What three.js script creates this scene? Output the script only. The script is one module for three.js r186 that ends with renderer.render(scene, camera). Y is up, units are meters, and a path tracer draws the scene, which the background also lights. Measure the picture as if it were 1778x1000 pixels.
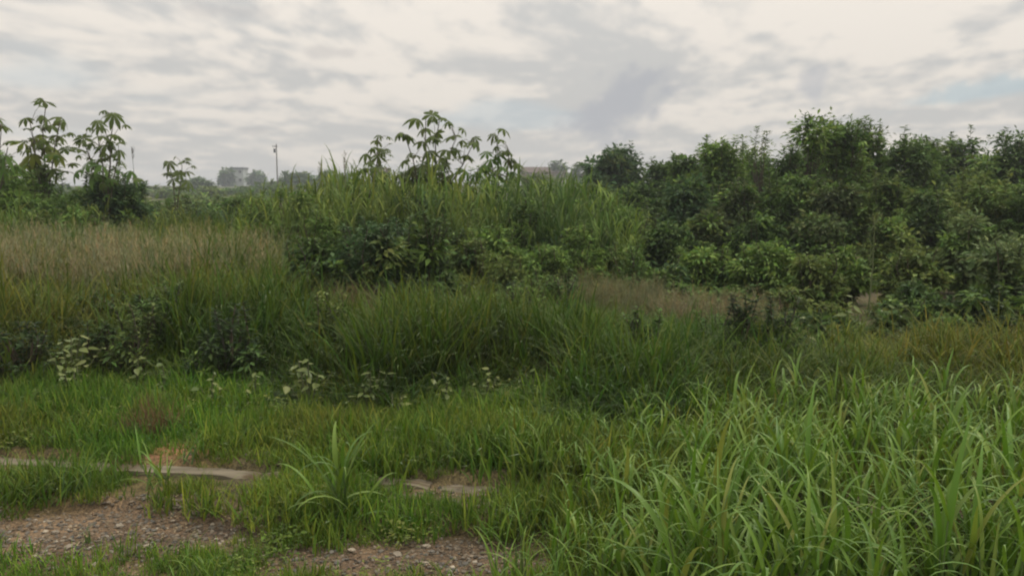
import * as THREE from 'three';
import { mergeGeometries } from 'three/addons/utils/BufferGeometryUtils.js';

// ------------------------------------------------------------------ camera, sky, sun, exposure
const F = 1480, CX = 889, CY = 500, EYE = 1.6, PITCH = 6.55 * Math.PI / 180;
const HOR = CY - F * Math.tan(PITCH);                       // picture row of the level line
const scene = new THREE.Scene();
const camera = new THREE.PerspectiveCamera(2 * Math.atan(CY / F) * 180 / Math.PI, 1778 / 1000, 0.05, 3000);
camera.position.set(0, EYE, 0);
camera.rotation.set(-PITCH, 0, 0);
camera.focus = 0.55;                                        // the photograph is softly out of focus all over
camera.userData.fStop = 26;
const renderer = new THREE.WebGLRenderer({ antialias: true });
renderer.toneMapping = THREE.LinearToneMapping;
renderer.toneMappingExposure = 1.06;
renderer.shadowMap.enabled = true;
renderer.setSize(1024, 575);

function mulberry(a) {
  return () => { a |= 0; a = a + 0x6D2B79F5 | 0; let t = Math.imul(a ^ a >>> 15, 1 | a); t = t + Math.imul(t ^ t >>> 7, 61 | t) ^ t; return ((t ^ t >>> 14) >>> 0) / 4294967296; };
}
let R = mulberry(7);
const rr = (a, b) => a + (b - a) * R();
const lerp = (a, b, t) => a + (b - a) * t;
const clamp = (x, a = 0, b = 1) => Math.min(b, Math.max(a, x));
const smooth = (a, b, x) => { const t = clamp((x - a) / (b - a)); return t * t * (3 - 2 * t); };
const gauss = () => { let s = 0; for (let i = 0; i < 4; i++) s += R(); return (s - 2) * 1.2; };
function hash2(i, j) { let h = Math.imul(i, 374761393) + Math.imul(j, 668265263) | 0; h = Math.imul(h ^ h >>> 13, 1274126177); return ((h ^ h >>> 16) >>> 0) / 4294967296; }
function vnoise(x, y) {
  const i = Math.floor(x), j = Math.floor(y), u = x - i, v = y - j, a = u * u * (3 - 2 * u), b = v * v * (3 - 2 * v);
  return lerp(lerp(hash2(i, j), hash2(i + 1, j), a), lerp(hash2(i, j + 1), hash2(i + 1, j + 1), a), b);
}
function fbm(x, y, n = 5) { let s = 0, a = 0.5, t = 0; for (let k = 0; k < n; k++) { s += a * vnoise(x, y); t += a; a *= 0.52; x = x * 2.03 + 17.3; y = y * 2.03 + 5.1; } return s / t; }

function makeSky(w = 3072, h = 1536) {
  const data = new Float32Array(w * h * 4);
  const grey = [0.50, 0.50, 0.49], cream = [0.77, 0.715, 0.645], slate = [0.42, 0.43, 0.455], blue = [0.47, 0.54, 0.575];
  for (let r = 0; r < h; r++) {
    const el = ((r + 0.5) / h - 0.5) * Math.PI, y = Math.sin(el), c = Math.cos(el);
    for (let k = 0; k < w; k++) {
      const o = (r * w + k) * 4;
      if (el < -0.02) { data[o] = data[o + 1] = data[o + 2] = 0.4; data[o + 3] = 1; continue; }
      const az = ((k + 0.5) / w - 0.5) * 2 * Math.PI, x = c * Math.cos(az), z = c * Math.sin(az);
      const s = 1 / (Math.max(y, 0) + 0.12), qx = x * s, qz = z * s;
      const wx = fbm(qx * 0.5 + 3, qz * 0.5 + 9, 3) - 0.5, wz = fbm(qx * 0.5 + 40, qz * 0.5 + 2, 3) - 0.5;
      const n4 = fbm(qx * 11 + wx * 8 + 5, qz * 7 + wz * 6 + 55, 4), n = fbm(qx * 1.5 + wx * 1.8 + 11, qz * 1.25 + wz * 1.8 + 3.7, 6), n2 = fbm(qx * 4.6 + wx * 4 + 70, qz * 3.3 + wz * 3 + 31, 6), n3 = fbm(qx * 0.35 + 90, qz * 0.35 + 60, 3);
      let t = smooth(0.41, 0.62, n * 0.36 + n2 * 0.36 + n4 * 0.28 + (n3 - 0.5) * 0.25);
      t = t * 0.86 + 0.06;
      const low = Math.exp(-Math.max(el, 0) / 0.075);                       // the thick air low down evens the clouds out
      t = lerp(t, 0.45, low * 0.45);
      const q = smooth(0.60, 0.78, fbm(qx * 0.8 + 200, qz * 0.7 + 130, 4)) * 0.55 * (1 - low);   // heavier slate-grey undersides
      const b = smooth(0.66, 0.8, fbm(qx * 0.5 + 320, qz * 0.6 + 230, 4)) * 0.5;                  // thin gaps with a little blue
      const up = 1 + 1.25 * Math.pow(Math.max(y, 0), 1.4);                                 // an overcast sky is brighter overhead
      for (let i = 0; i < 3; i++) {
        let v = lerp(grey[i], cream[i], t);
        v = lerp(v, slate[i], q); v = lerp(v, blue[i], b);
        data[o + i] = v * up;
      }
      data[o + 3] = 1;
    }
  }
  // three clouds of the photograph: a slate cumulus, a small one and a bluish gap at the side
  const spot = (px, py, sx, sy, col, amount, seed, tilt) => {
    const u0 = Math.atan((px - CX) / F), e0 = Math.atan((HOR - py) / F * 1.0);
    for (let r = Math.floor(h / 2); r < h * 0.62; r++) for (let k = 0; k < w; k++) {
      const el = ((r + 0.5) / h - 0.5) * Math.PI, az = ((k + 0.5) / w - 0.5) * 2 * Math.PI;
      let a = az + Math.PI / 2; if (a > Math.PI) a -= 2 * Math.PI;
      let dx = (a - u0) * F, dy = (el - e0) * F;
      if (Math.abs(dx) > sx * 3 || Math.abs(dy) > sy * 3) continue;
      dy -= dx * tilt;
      const wob = (fbm(dx / 38 + seed, dy / 30, 4) - 0.5) * 1.5;
      const m = smooth(1.2, 0.35, Math.hypot(dx / sx, dy / sy) + wob) * amount, o = (r * w + k) * 4;
      for (let i = 0; i < 3; i++) data[o + i] = lerp(data[o + i], col[i], m);
    }
  };
  spot(1085, 182, 92, 52, [0.44, 0.45, 0.475], 0.9, 5, 0.28);
  spot(1405, 165, 24, 32, [0.47, 0.48, 0.505], 0.65, 25, 0);
  spot(1690, 182, 130, 18, [0.47, 0.55, 0.58], 0.8, 45, 0.12);
  spot(595, 103, 55, 13, [0.45, 0.44, 0.44], 0.4, 65, 0);
  spot(448, 234, 34, 7, [0.47, 0.45, 0.44], 0.35, 85, 0);
  spot(400, 45, 70, 14, [0.46, 0.45, 0.45], 0.35, 95, 0);
  const t = new THREE.DataTexture(data, w, h, THREE.RGBAFormat, THREE.FloatType);
  t.mapping = THREE.EquirectangularReflectionMapping; t.magFilter = THREE.LinearFilter; t.minFilter = THREE.LinearFilter; t.wrapS = THREE.RepeatWrapping; t.needsUpdate = true;
  return t;
}
const sky = makeSky();
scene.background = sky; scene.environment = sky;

const sun = new THREE.DirectionalLight(new THREE.Color(1, 0.94, 0.84), 1.5);
sun.position.set(22, 60, -30); sun.target.position.set(0, 0, -15);
sun.castShadow = true; sun.shadow.radius = 26; sun.shadow.mapSize.set(2048, 2048);
Object.assign(sun.shadow.camera, { left: -45, right: 45, top: 45, bottom: -45, near: 1, far: 160 });
scene.add(sun, sun.target);
scene.fog = new THREE.FogExp2(new THREE.Color(0.80, 0.84, 0.90), 0.0010);

// ------------------------------------------------------------------ helpers
const V = (x, y, z) => new THREE.Vector3(x, y, z);
// a picture column / row and a distance in metres to a place in the world
function W(px, py, d) {
  const u = (px - CX) / F, v = (CY - py) / F, t = d / (Math.cos(PITCH) + v * Math.sin(PITCH));
  return V(u * t, EYE + t * (v * Math.cos(PITCH) - Math.sin(PITCH)), -d);
}
const X = (px, d) => (px - CX) / F * d * 1.0;
const taken = {};
function numbered(n) { const k = taken[n] = (taken[n] ?? -1) + 1; return k ? `${n}_${String(k).padStart(3, '0')}` : n; }
function shade(o) { o.traverse(m => { if (m.isMesh) { m.castShadow = true; m.receiveShadow = true; } }); return o; }
function tag(o, label, category, group, kind) {
  o.userData.label = label;
  if (category) o.userData.category = category;
  if (group) o.userData.group = group;
  if (kind) o.userData.kind = kind;
  return o;
}
function thing(name, label, category, pos, group, kind) {
  const g = new THREE.Group(); g.name = numbered(name); g.position.copy(pos); scene.add(g);
  return tag(g, label, category, group, kind);
}
function part(name, geo, mat, parent) { const m = new THREE.Mesh(geo, mat); m.name = name; m.castShadow = m.receiveShadow = true; parent.add(m); return m; }

class Geo {                                                     // collects triangles with a colour for each vertex
  constructor() { this.p = []; this.c = []; this.i = []; this.n = 0; }
  v(x, y, z, c) { this.p.push(x, y, z); this.c.push(c[0], c[1], c[2]); return this.n++; }
  t(a, b, c) { this.i.push(a, b, c); }
  build() {
    const g = new THREE.BufferGeometry();
    g.setAttribute('position', new THREE.Float32BufferAttribute(this.p, 3));
    g.setAttribute('color', new THREE.Float32BufferAttribute(this.c, 3));
    g.setIndex(this.i); g.computeVertexNormals();
    return g;
  }
}
const vary = (c, a = 0.25, hue = 0.12) => { const k = 1 + (R() - 0.5) * 2 * a, h = (R() - 0.5) * 2 * hue; return [c[0] * k * (1 + h), c[1] * k, c[2] * k * (1 - h)]; };
const pick = a => a[Math.floor(R() * a.length)];

// a grass blade: an arching ribbon with a shallow fold; grows from (x,y,z), leans towards az
function blade(g, x, y, z, az, len, wid, lean, bend, segs, col, fold = 0.25, droop = 1.4) {
  const sa = Math.sin(az), ca = Math.cos(az), st = len / segs; let px = x, py = y, pz = z, prev = null;
  for (let s = 0; s <= segs; s++) {
    const t = s / segs, th = lean + bend * Math.pow(t, droop), w = wid * 0.5 * (t < 0.25 ? lerp(0.55, 1, t / 0.25) : Math.pow(1 - (t - 0.25) / 0.75, 0.75));
    const nx = -Math.cos(th) * sa, ny = Math.sin(th), nz = -Math.cos(th) * ca;       // towards the upper face
    let cur;
    if (s === segs) cur = [g.v(px, py, pz, col)];
    else if (fold > 0) cur = [g.v(px + ca * w + nx * w * fold, py + ny * w * fold, pz - sa * w + nz * w * fold, col), g.v(px, py, pz, col), g.v(px - ca * w + nx * w * fold, py + ny * w * fold, pz + sa * w + nz * w * fold, col)];
    else cur = [g.v(px + ca * w, py, pz - sa * w, col), g.v(px - ca * w, py, pz + sa * w, col)];
    if (prev) {
      if (cur.length === 1) for (let k = 0; k + 1 < prev.length; k++) g.t(prev[k], prev[k + 1], cur[0]);
      else for (let k = 0; k + 1 < cur.length; k++) { g.t(prev[k], prev[k + 1], cur[k + 1]); g.t(prev[k], cur[k + 1], cur[k]); }
    }
    prev = cur;
    px += Math.sin(th) * sa * st; py += Math.cos(th) * st; pz += Math.sin(th) * ca * st;
  }
}
// a tapered, gently curved stem through points
function stem(g, pts, r0, r1, col, sides = 5) {
  let prev = null; const n = pts.length - 1;
  for (let s = 0; s <= n; s++) {
    const d = pts[Math.min(n, s + 1)].clone().sub(pts[Math.max(0, s - 1)]).normalize();
    const a = Math.abs(d.y) > 0.9 ? V(1, 0, 0) : V(0, 1, 0), e = a.cross(d).normalize(), f = d.clone().cross(e), r = lerp(r0, r1, s / n), cur = [];
    for (let k = 0; k < sides; k++) { const q = k / sides * 2 * Math.PI, c = Math.cos(q) * r, w = Math.sin(q) * r; cur.push(g.v(pts[s].x + e.x * c + f.x * w, pts[s].y + e.y * c + f.y * w, pts[s].z + e.z * c + f.z * w, col)); }
    if (prev) for (let k = 0; k < sides; k++) { const m = (k + 1) % sides; g.t(prev[k], prev[m], cur[m]); g.t(prev[k], cur[m], cur[k]); }
    prev = cur;
  }
}
// a simple leaf: two halves folded along the midrib
function leaf(g, x, y, z, dx, dy, dz, ux, uy, uz, len, wid, col) {
  let sx = dy * uz - dz * uy, sy = dz * ux - dx * uz, sz = dx * uy - dy * ux; const l = Math.hypot(sx, sy, sz) || 1; sx *= wid * 0.5 / l; sy *= wid * 0.5 / l; sz *= wid * 0.5 / l;
  const mx = x + dx * len * 0.42 + ux * wid * 0.16, my = y + dy * len * 0.42 + uy * wid * 0.16, mz = z + dz * len * 0.42 + uz * wid * 0.16;
  const a = g.v(x, y, z, col), b = g.v(mx + sx, my + sy, mz + sz, col), c = g.v(x + dx * len, y + dy * len - len * 0.12, z + dz * len, col), e = g.v(mx - sx, my - sy, mz - sz, col);
  g.t(a, b, c); g.t(a, c, e);
}
function rdir() { const z = rr(-1, 1), a = rr(0, 2 * Math.PI), s = Math.sqrt(1 - z * z); return [s * Math.cos(a), z, s * Math.sin(a)]; }

// ------------------------------------------------------------------ materials
const leafMat = (rough, tr, extra = {}) => new THREE.MeshPhysicalMaterial({ color: new THREE.Color(1.26, 1.13, 0.62), vertexColors: true, roughness: rough, transmission: tr, thickness: 0, specularIntensity: 0.4, side: THREE.DoubleSide, ...extra });
const MAT = {
  grass: leafMat(0.95, 0.35), lush: leafMat(0.92, 0.36, { clearcoat: 0.6, clearcoatRoughness: 0.38 }), dry: leafMat(0.97, 0.3, { color: 0xffffff }), tree: leafMat(0.95, 0.36, { color: new THREE.Color(1.0, 1.03, 0.78) }), weed: leafMat(0.92, 0.3, { clearcoat: 0.5, clearcoatRoughness: 0.35 }), castor: leafMat(0.95, 0.42),
  bark: new THREE.MeshStandardMaterial({ color: 0xffffff, vertexColors: true, roughness: 0.9 }),
};
function noiseTexture(size, fn, srgb = true) {
  const d = new Uint8Array(size * size * 4);
  for (let j = 0; j < size; j++) for (let i = 0; i < size; i++) { const c = fn(i / size, j / size), o = (j * size + i) * 4; d[o] = clamp(c[0]) * 255; d[o + 1] = clamp(c[1]) * 255; d[o + 2] = clamp(c[2]) * 255; d[o + 3] = 255; }
  const t = new THREE.DataTexture(d, size, size, THREE.RGBAFormat); t.wrapS = t.wrapT = THREE.RepeatWrapping; t.magFilter = THREE.LinearFilter; t.minFilter = THREE.LinearMipmapLinearFilter; t.generateMipmaps = true;
  if (srgb) t.colorSpace = THREE.SRGBColorSpace; t.needsUpdate = true; return t;
}
// noise that tiles, for the textures
function tnoise(u, v, f, seed) { const x = u * f, y = v * f, i = Math.floor(x), j = Math.floor(y), a = x - i, b = y - j, s = a * a * (3 - 2 * a), t = b * b * (3 - 2 * b), h = (p, q) => hash2((p % f) + seed * 131, (q % f) + seed * 71); return lerp(lerp(h(i, j), h(i + 1, j), s), lerp(h(i, j + 1), h(i + 1, j + 1), s), t); }
const tf = (u, v, f, seed, n = 5) => { let s = 0, a = 0.5, t = 0; for (let k = 0; k < n; k++) { s += a * tnoise(u, v, f, seed + k); t += a; a *= 0.6; f *= 2; } return s / t; };

// ------------------------------------------------------------------ the ground
const kerbD = x => 4.385 - 0.160 * (x - 0.125);
const edgeD = x => kerbD(x) - 0.47 - 0.16 * (vnoise(x * 1.7 + 4, 3.3) - 0.5) - 0.05 * (vnoise(x * 7, 1) - 0.5);
function gnd(x, d) {
  let h = -0.055 * (1 - smooth(edgeD(x) - 0.07, edgeD(x) + 0.03, d));
  h += 0.055 * smooth(kerbD(x) + 0.02, kerbD(x) + 0.10, d);
  const near = 1 - smooth(8, 14, d);
  h += near * (0.035 * (vnoise(x * 2.2, d * 2.2) - 0.5) + 0.018 * (vnoise(x * 8, d * 8) - 0.5)) * (d < 2 ? smooth(0.5, 2, d) : 1);
  h += smooth(6, 10, d) * 0.22 * (vnoise(x * 0.33 + 8, d * 0.33) - 0.5);
  h += 0.24 * smooth(6.0, 9.0, d) * lerp(1, 0.2, smooth(-2.9, -1.3, x));
  h += 3.3 * smooth(60, 420, d) + Math.max(0, d - 420) * 0.004;
  return h;
}
function bare(x, d) {                                                       // 1 on the bare stony soil, 0 in the grass
  const e = (cx, cd, rx, rd) => Math.exp(-(((x - cx) / rx) ** 2 + ((d - cd) / rd) ** 2) * 0.9);
  let b = e(-2.35, 3.98, 0.85, 0.30) + e(-1.75, 3.95, 0.45, 0.25) + e(-0.62, 3.62, 0.55, 0.2) + 0.9 * e(-0.2, 3.68, 0.4, 0.16) + e(-3.3, 3.9, 0.8, 0.4) + 0.75 * e(-1.65, 4.83, 0.22, 0.12) + 0.6 * e(-0.35, 4.3, 0.35, 0.16) + 0.6 * e(-2.95, 4.6, 0.3, 0.1);
  return clamp(b * 1.0 + (vnoise(x * 4 + 2, d * 4 + 9) - 0.5) * 1.1 * smooth(0.05, 0.3, b) - 0.06);
}
{
  const ds = [], xs = [];
  for (let d = -60; d < 2; d += d < -4 ? 6 : 0.5) ds.push(d);
  for (let d = 2; d < 7.5; d += 0.045) ds.push(d);
  for (let d = 7.5, s = 0.1; d < 1400; d += s, s *= 1.07) ds.push(d);
  for (let x = 0; x < 4.5; x += 0.06) xs.push(x);
  for (let x = 4.5, s = 0.1; x < 1100; x += s, s *= 1.15) xs.push(x);
  const all = [...xs.slice(1).reverse().map(v => -v), ...xs], nx = all.length, g = new THREE.BufferGeometry();
  const p = [], c = [], uv = [], id = [];
  for (const d of ds) for (const x of all) {
    const y = gnd(x, d); p.push(x, y, -d); uv.push(x, d);
    const b = bare(x, d) * (d > 1 && d < 7 ? 1 : 0), n = vnoise(x * 0.9, d * 0.9), far = smooth(14, 40, d), n2 = vnoise(x * 0.03, d * 0.03);
    const soil = [0.118 + 0.03 * n, 0.088 + 0.022 * n, 0.055 + 0.012 * n], litter = [0.075 + 0.03 * n, 0.068 + 0.02 * n, 0.032], field = [0.062 + 0.03 * n2, 0.082 + 0.02 * n2, 0.034];
    const red = clamp(Math.exp(-(((x + 2.02) / 0.28) ** 2 + ((d - 4.98) / 0.14) ** 2)) * 1.3);
    for (let i = 0; i < 3; i++) { let v = lerp(litter[i], soil[i], b); v = lerp(v, field[i], far); v = lerp(v, [0.30, 0.155, 0.085][i], red); c.push(v); }
  }
  for (let j = 0; j + 1 < ds.length; j++) for (let i = 0; i + 1 < nx; i++) { const a = j * nx + i; id.push(a, a + 1, a + nx + 1, a, a + nx + 1, a + nx); }
  g.setAttribute('position', new THREE.Float32BufferAttribute(p, 3)); g.setAttribute('color', new THREE.Float32BufferAttribute(c, 3)); g.setAttribute('uv', new THREE.Float32BufferAttribute(uv, 2)); g.setIndex(id); g.computeVertexNormals();
  const map = noiseTexture(1024, (u, v) => { const a = tf(u, v, 8, 3, 6), b = tnoise(u, v, 160, 9), s = tnoise(u, v, 340, 19), k = 0.62 + 0.5 * (a - 0.5) + 0.3 * (b - 0.5) + 0.28 * (s - 0.5); return [k * 1.06, k, k * 0.95]; });
  const bump = noiseTexture(1024, (u, v) => { const k = 0.5 * tf(u, v, 16, 33, 5) + 0.3 * tnoise(u, v, 120, 41) + 0.2 * tnoise(u, v, 300, 47); return [k, k, k]; }, false);
  map.repeat.set(1 / 1.7, 1 / 1.7); bump.repeat.set(1 / 1.3, 1 / 1.3);
  const m = new THREE.Mesh(g, new THREE.MeshStandardMaterial({ color: new THREE.Color(2.3, 2.3, 2.3), vertexColors: true, map, bumpMap: bump, bumpScale: 0.02, roughness: 0.95 }));
  m.name = 'ground'; m.receiveShadow = true; m.castShadow = true; scene.add(m);
  tag(m, 'brown stony soil and weedy field reaching to the horizon', null, null, 'structure');
}

// ------------------------------------------------------------------ the kerb: a row of old concrete stones
const concrete = [0, 1, 2].map(k => {
  const map = noiseTexture(256, (u, v) => { const a = tf(u, v, 5, 60 + k, 5), dirt = smooth(0.48, 0.62, tf(u, v, 3, 80 + k, 4)), s = 0.80 + 0.35 * (a - 0.5); return [lerp(s, 0.55, dirt * 0.8), lerp(s * 0.97, 0.47, dirt * 0.8), lerp(s * 0.9, 0.36, dirt * 0.8)]; });
  return new THREE.MeshStandardMaterial({ map, roughness: 0.92, color: new THREE.Color(0.27, 0.24, 0.19) });
});
{
  const k = thing('kerb', 'low weathered concrete kerb half buried in grass', null, V(0, 0, 0), null, 'structure');
  for (let x = -7.6, n = 0; x < 2.6; n++) {
    const len = rr(0.85, 1.0), h = 0.22, g = new THREE.BoxGeometry(len - 0.018, h, 0.12, 14, 3, 3), p = g.attributes.position;
    for (let i = 0; i < p.count; i++) {                                      // worn, chipped arrises
      const a = p.getX(i), b = p.getY(i), c = p.getZ(i), top = b > h * 0.49 ? 1 : 0, edge = Math.abs(c) > 0.05 ? 1 : 0, end = Math.abs(a) > len * 0.48 ? 1 : 0;
      p.setY(i, b - top * (0.006 * edge + 0.012 * end + 0.016 * edge * smooth(0.55, 0.9, vnoise(a * 9 + n * 7, c * 30)) + 0.004 * vnoise(a * 20, n)));
      p.setZ(i, c * (1 - 0.06 * top) + (vnoise(a * 8 + n * 3, b * 12) - 0.5) * 0.008);
    }
    g.computeVertexNormals();
    const m = part('kerb_stone', g, concrete[n % 3], k), cx = x + len / 2;
    m.position.set(cx, -0.085 + rr(-0.014, 0.008), -kerbD(cx)); m.rotation.set(rr(-0.04, 0.04), -Math.atan(0.160) + rr(-0.015, 0.015), rr(-0.015, 0.015));
    x += len * 0.987;
  }
}

// ------------------------------------------------------------------ stones and litter on the bare soil
const stoneGeos = [0, 1, 2, 3].map(k => {
  const g = new THREE.IcosahedronGeometry(1, 1), p = g.attributes.position;
  for (let i = 0; i < p.count; i++) { const a = p.getX(i), b = p.getY(i), c = p.getZ(i), s = 0.75 + 0.5 * hash2(Math.round(a * 50) + k * 99, Math.round(b * 50) * 7 + Math.round(c * 50)); p.setXYZ(i, a * s * 1.15, b * s * 0.6, c * s); }
  g.computeVertexNormals(); return g;
});
const stoneMat = new THREE.MeshStandardMaterial({ color: 0xffffff, roughness: 0.85 });
const stuffGroup = (name, label, cat) => { const g = new THREE.Group(); g.name = numbered(name); scene.add(g); return tag(g, label, cat, null, 'stuff'); };
const M4 = new THREE.Matrix4(), Q = new THREE.Quaternion(), E = new THREE.Euler(), C = new THREE.Color();
// puts instances [x, y, z, turn, tiltX, tiltZ, sx, sy, sz, colour] of one geometry under a stuff group
function instances(name, geo, mat, list, parent) {
  if (!list.length) return;
  const m = new THREE.InstancedMesh(geo, mat, list.length); m.name = name; m.castShadow = m.receiveShadow = true;
  list.forEach((a, i) => { E.set(a[4], a[3], a[5], 'YXZ'); Q.setFromEuler(E); M4.compose(V(a[0], a[1], a[2]), Q, V(a[6], a[7], a[8])); m.setMatrixAt(i, M4); C.setRGB(...a[9]); m.setColorAt(i, C); });
  parent.add(m);
}
{
  R = mulberry(101);
  const g = stuffGroup('gravel', 'small loose stones strewn on the bare brown soil', 'gravel'), lists = [[], [], [], []];
  for (let n = 0; n < 26000; n++) {
    const x = rr(-5, 1.2), d = rr(2.6, 5), b = bare(x, d); if (R() > b * 1.1 - 0.12) continue;
    const s = 0.0035 * Math.exp(rr(0, 1.25)), t = rr(0.6, 1.5), w = rr(-0.03, 0.03), base = R() < 0.08 ? [0.26, 0.225, 0.17] : [0.128, 0.105, 0.076];
    lists[n % 4].push([x, gnd(x, d) + s * 0.25, -d, rr(0, 6.3), rr(-0.4, 0.4), rr(-0.4, 0.4), s, s, s, [base[0] * t + w * 0.5, base[1] * t, base[2] * t - w * 0.4]]);
  }
  lists.forEach((l, k) => instances('pebbles', stoneGeos[k], stoneMat, l, g));
  const lg = new Geo(); for (const a of [0, 2.1, 4.2]) leaf(lg, Math.sin(a) * 0.2, 0.02, Math.cos(a) * 0.2, Math.sin(a + 1), 0.1, Math.cos(a + 1), 0, 1, 0, 0.8, 0.3, [1, 1, 1]);
  const lit = stuffGroup('leaf_litter', 'dead brown leaf bits and straw lying on the soil', 'litter'), L = [];
  for (let n = 0; n < 16000; n++) {
    const x = rr(-6, 3), d = rr(2.6, 6.2), b = bare(x, d); if (R() > 0.25 + 0.5 * b) continue;
    const s = rr(0.012, 0.035), t = rr(0.5, 1.3); L.push([x, gnd(x, d) + 0.006, -d, rr(0, 6.3), rr(-0.5, 0.5), rr(-0.5, 0.5), s, s, s, pick([[0.20 * t, 0.13 * t, 0.08 * t], [0.28 * t, 0.215 * t, 0.13 * t], [0.13 * t, 0.085 * t, 0.055 * t]])]);
  }
  instances('dead_leaf_bits', lg.build(), new THREE.MeshStandardMaterial({ color: 0xffffff, roughness: 0.95, side: THREE.DoubleSide }), L, lit);
  const spots = [[552, 914], [570, 921], [420, 936], [95, 928], [60, 905], [205, 915], [255, 948], [118, 952], [30, 940], [515, 945], [610, 958], [455, 965], [300, 905], [165, 975], [690, 965], [740, 950]];
  spots.forEach(([px, py], n) => {
    const v = (CY - py) / F, th = PITCH + Math.atan(-v), d = (EYE + 0.05) / Math.tan(th), p = W(px, py, d), s = rr(0.011, 0.021), t = rr(0.8, 1.25);
    const m = new THREE.Mesh(stoneGeos[n % 4], new THREE.MeshStandardMaterial({ color: new THREE.Color(0.25 * t, 0.21 * t, 0.155 * t), roughness: 0.85 }));
    m.name = numbered('stone'); m.position.set(p.x, gnd(p.x, d) + s * 0.3, -d); m.rotation.set(rr(-0.3, 0.3), rr(0, 6), rr(-0.3, 0.3)); m.scale.setScalar(s); m.castShadow = m.receiveShadow = true; scene.add(m);
    tag(m, 'pale rounded stone larger than the gravel around it', 'stone', 'larger stones on the bare soil');
  });
}

// ------------------------------------------------------------------ grass that nobody could count
function tuftGeo(n, rad, len, wid, lean, bend, segs, cols, fold = 0) {
  const g = new Geo();
  for (let k = 0; k < n; k++) {
    const a = rr(0, 6.283), q = rad * Math.sqrt(R());
    blade(g, Math.cos(a) * q, -0.01, Math.sin(a) * q, rr(0, 6.283), rr(len[0], len[1]), rr(wid[0], wid[1]), rr(lean[0], lean[1]), rr(bend[0], bend[1]), segs, vary(pick(cols)), fold);
  }
  return g;
}
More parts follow.
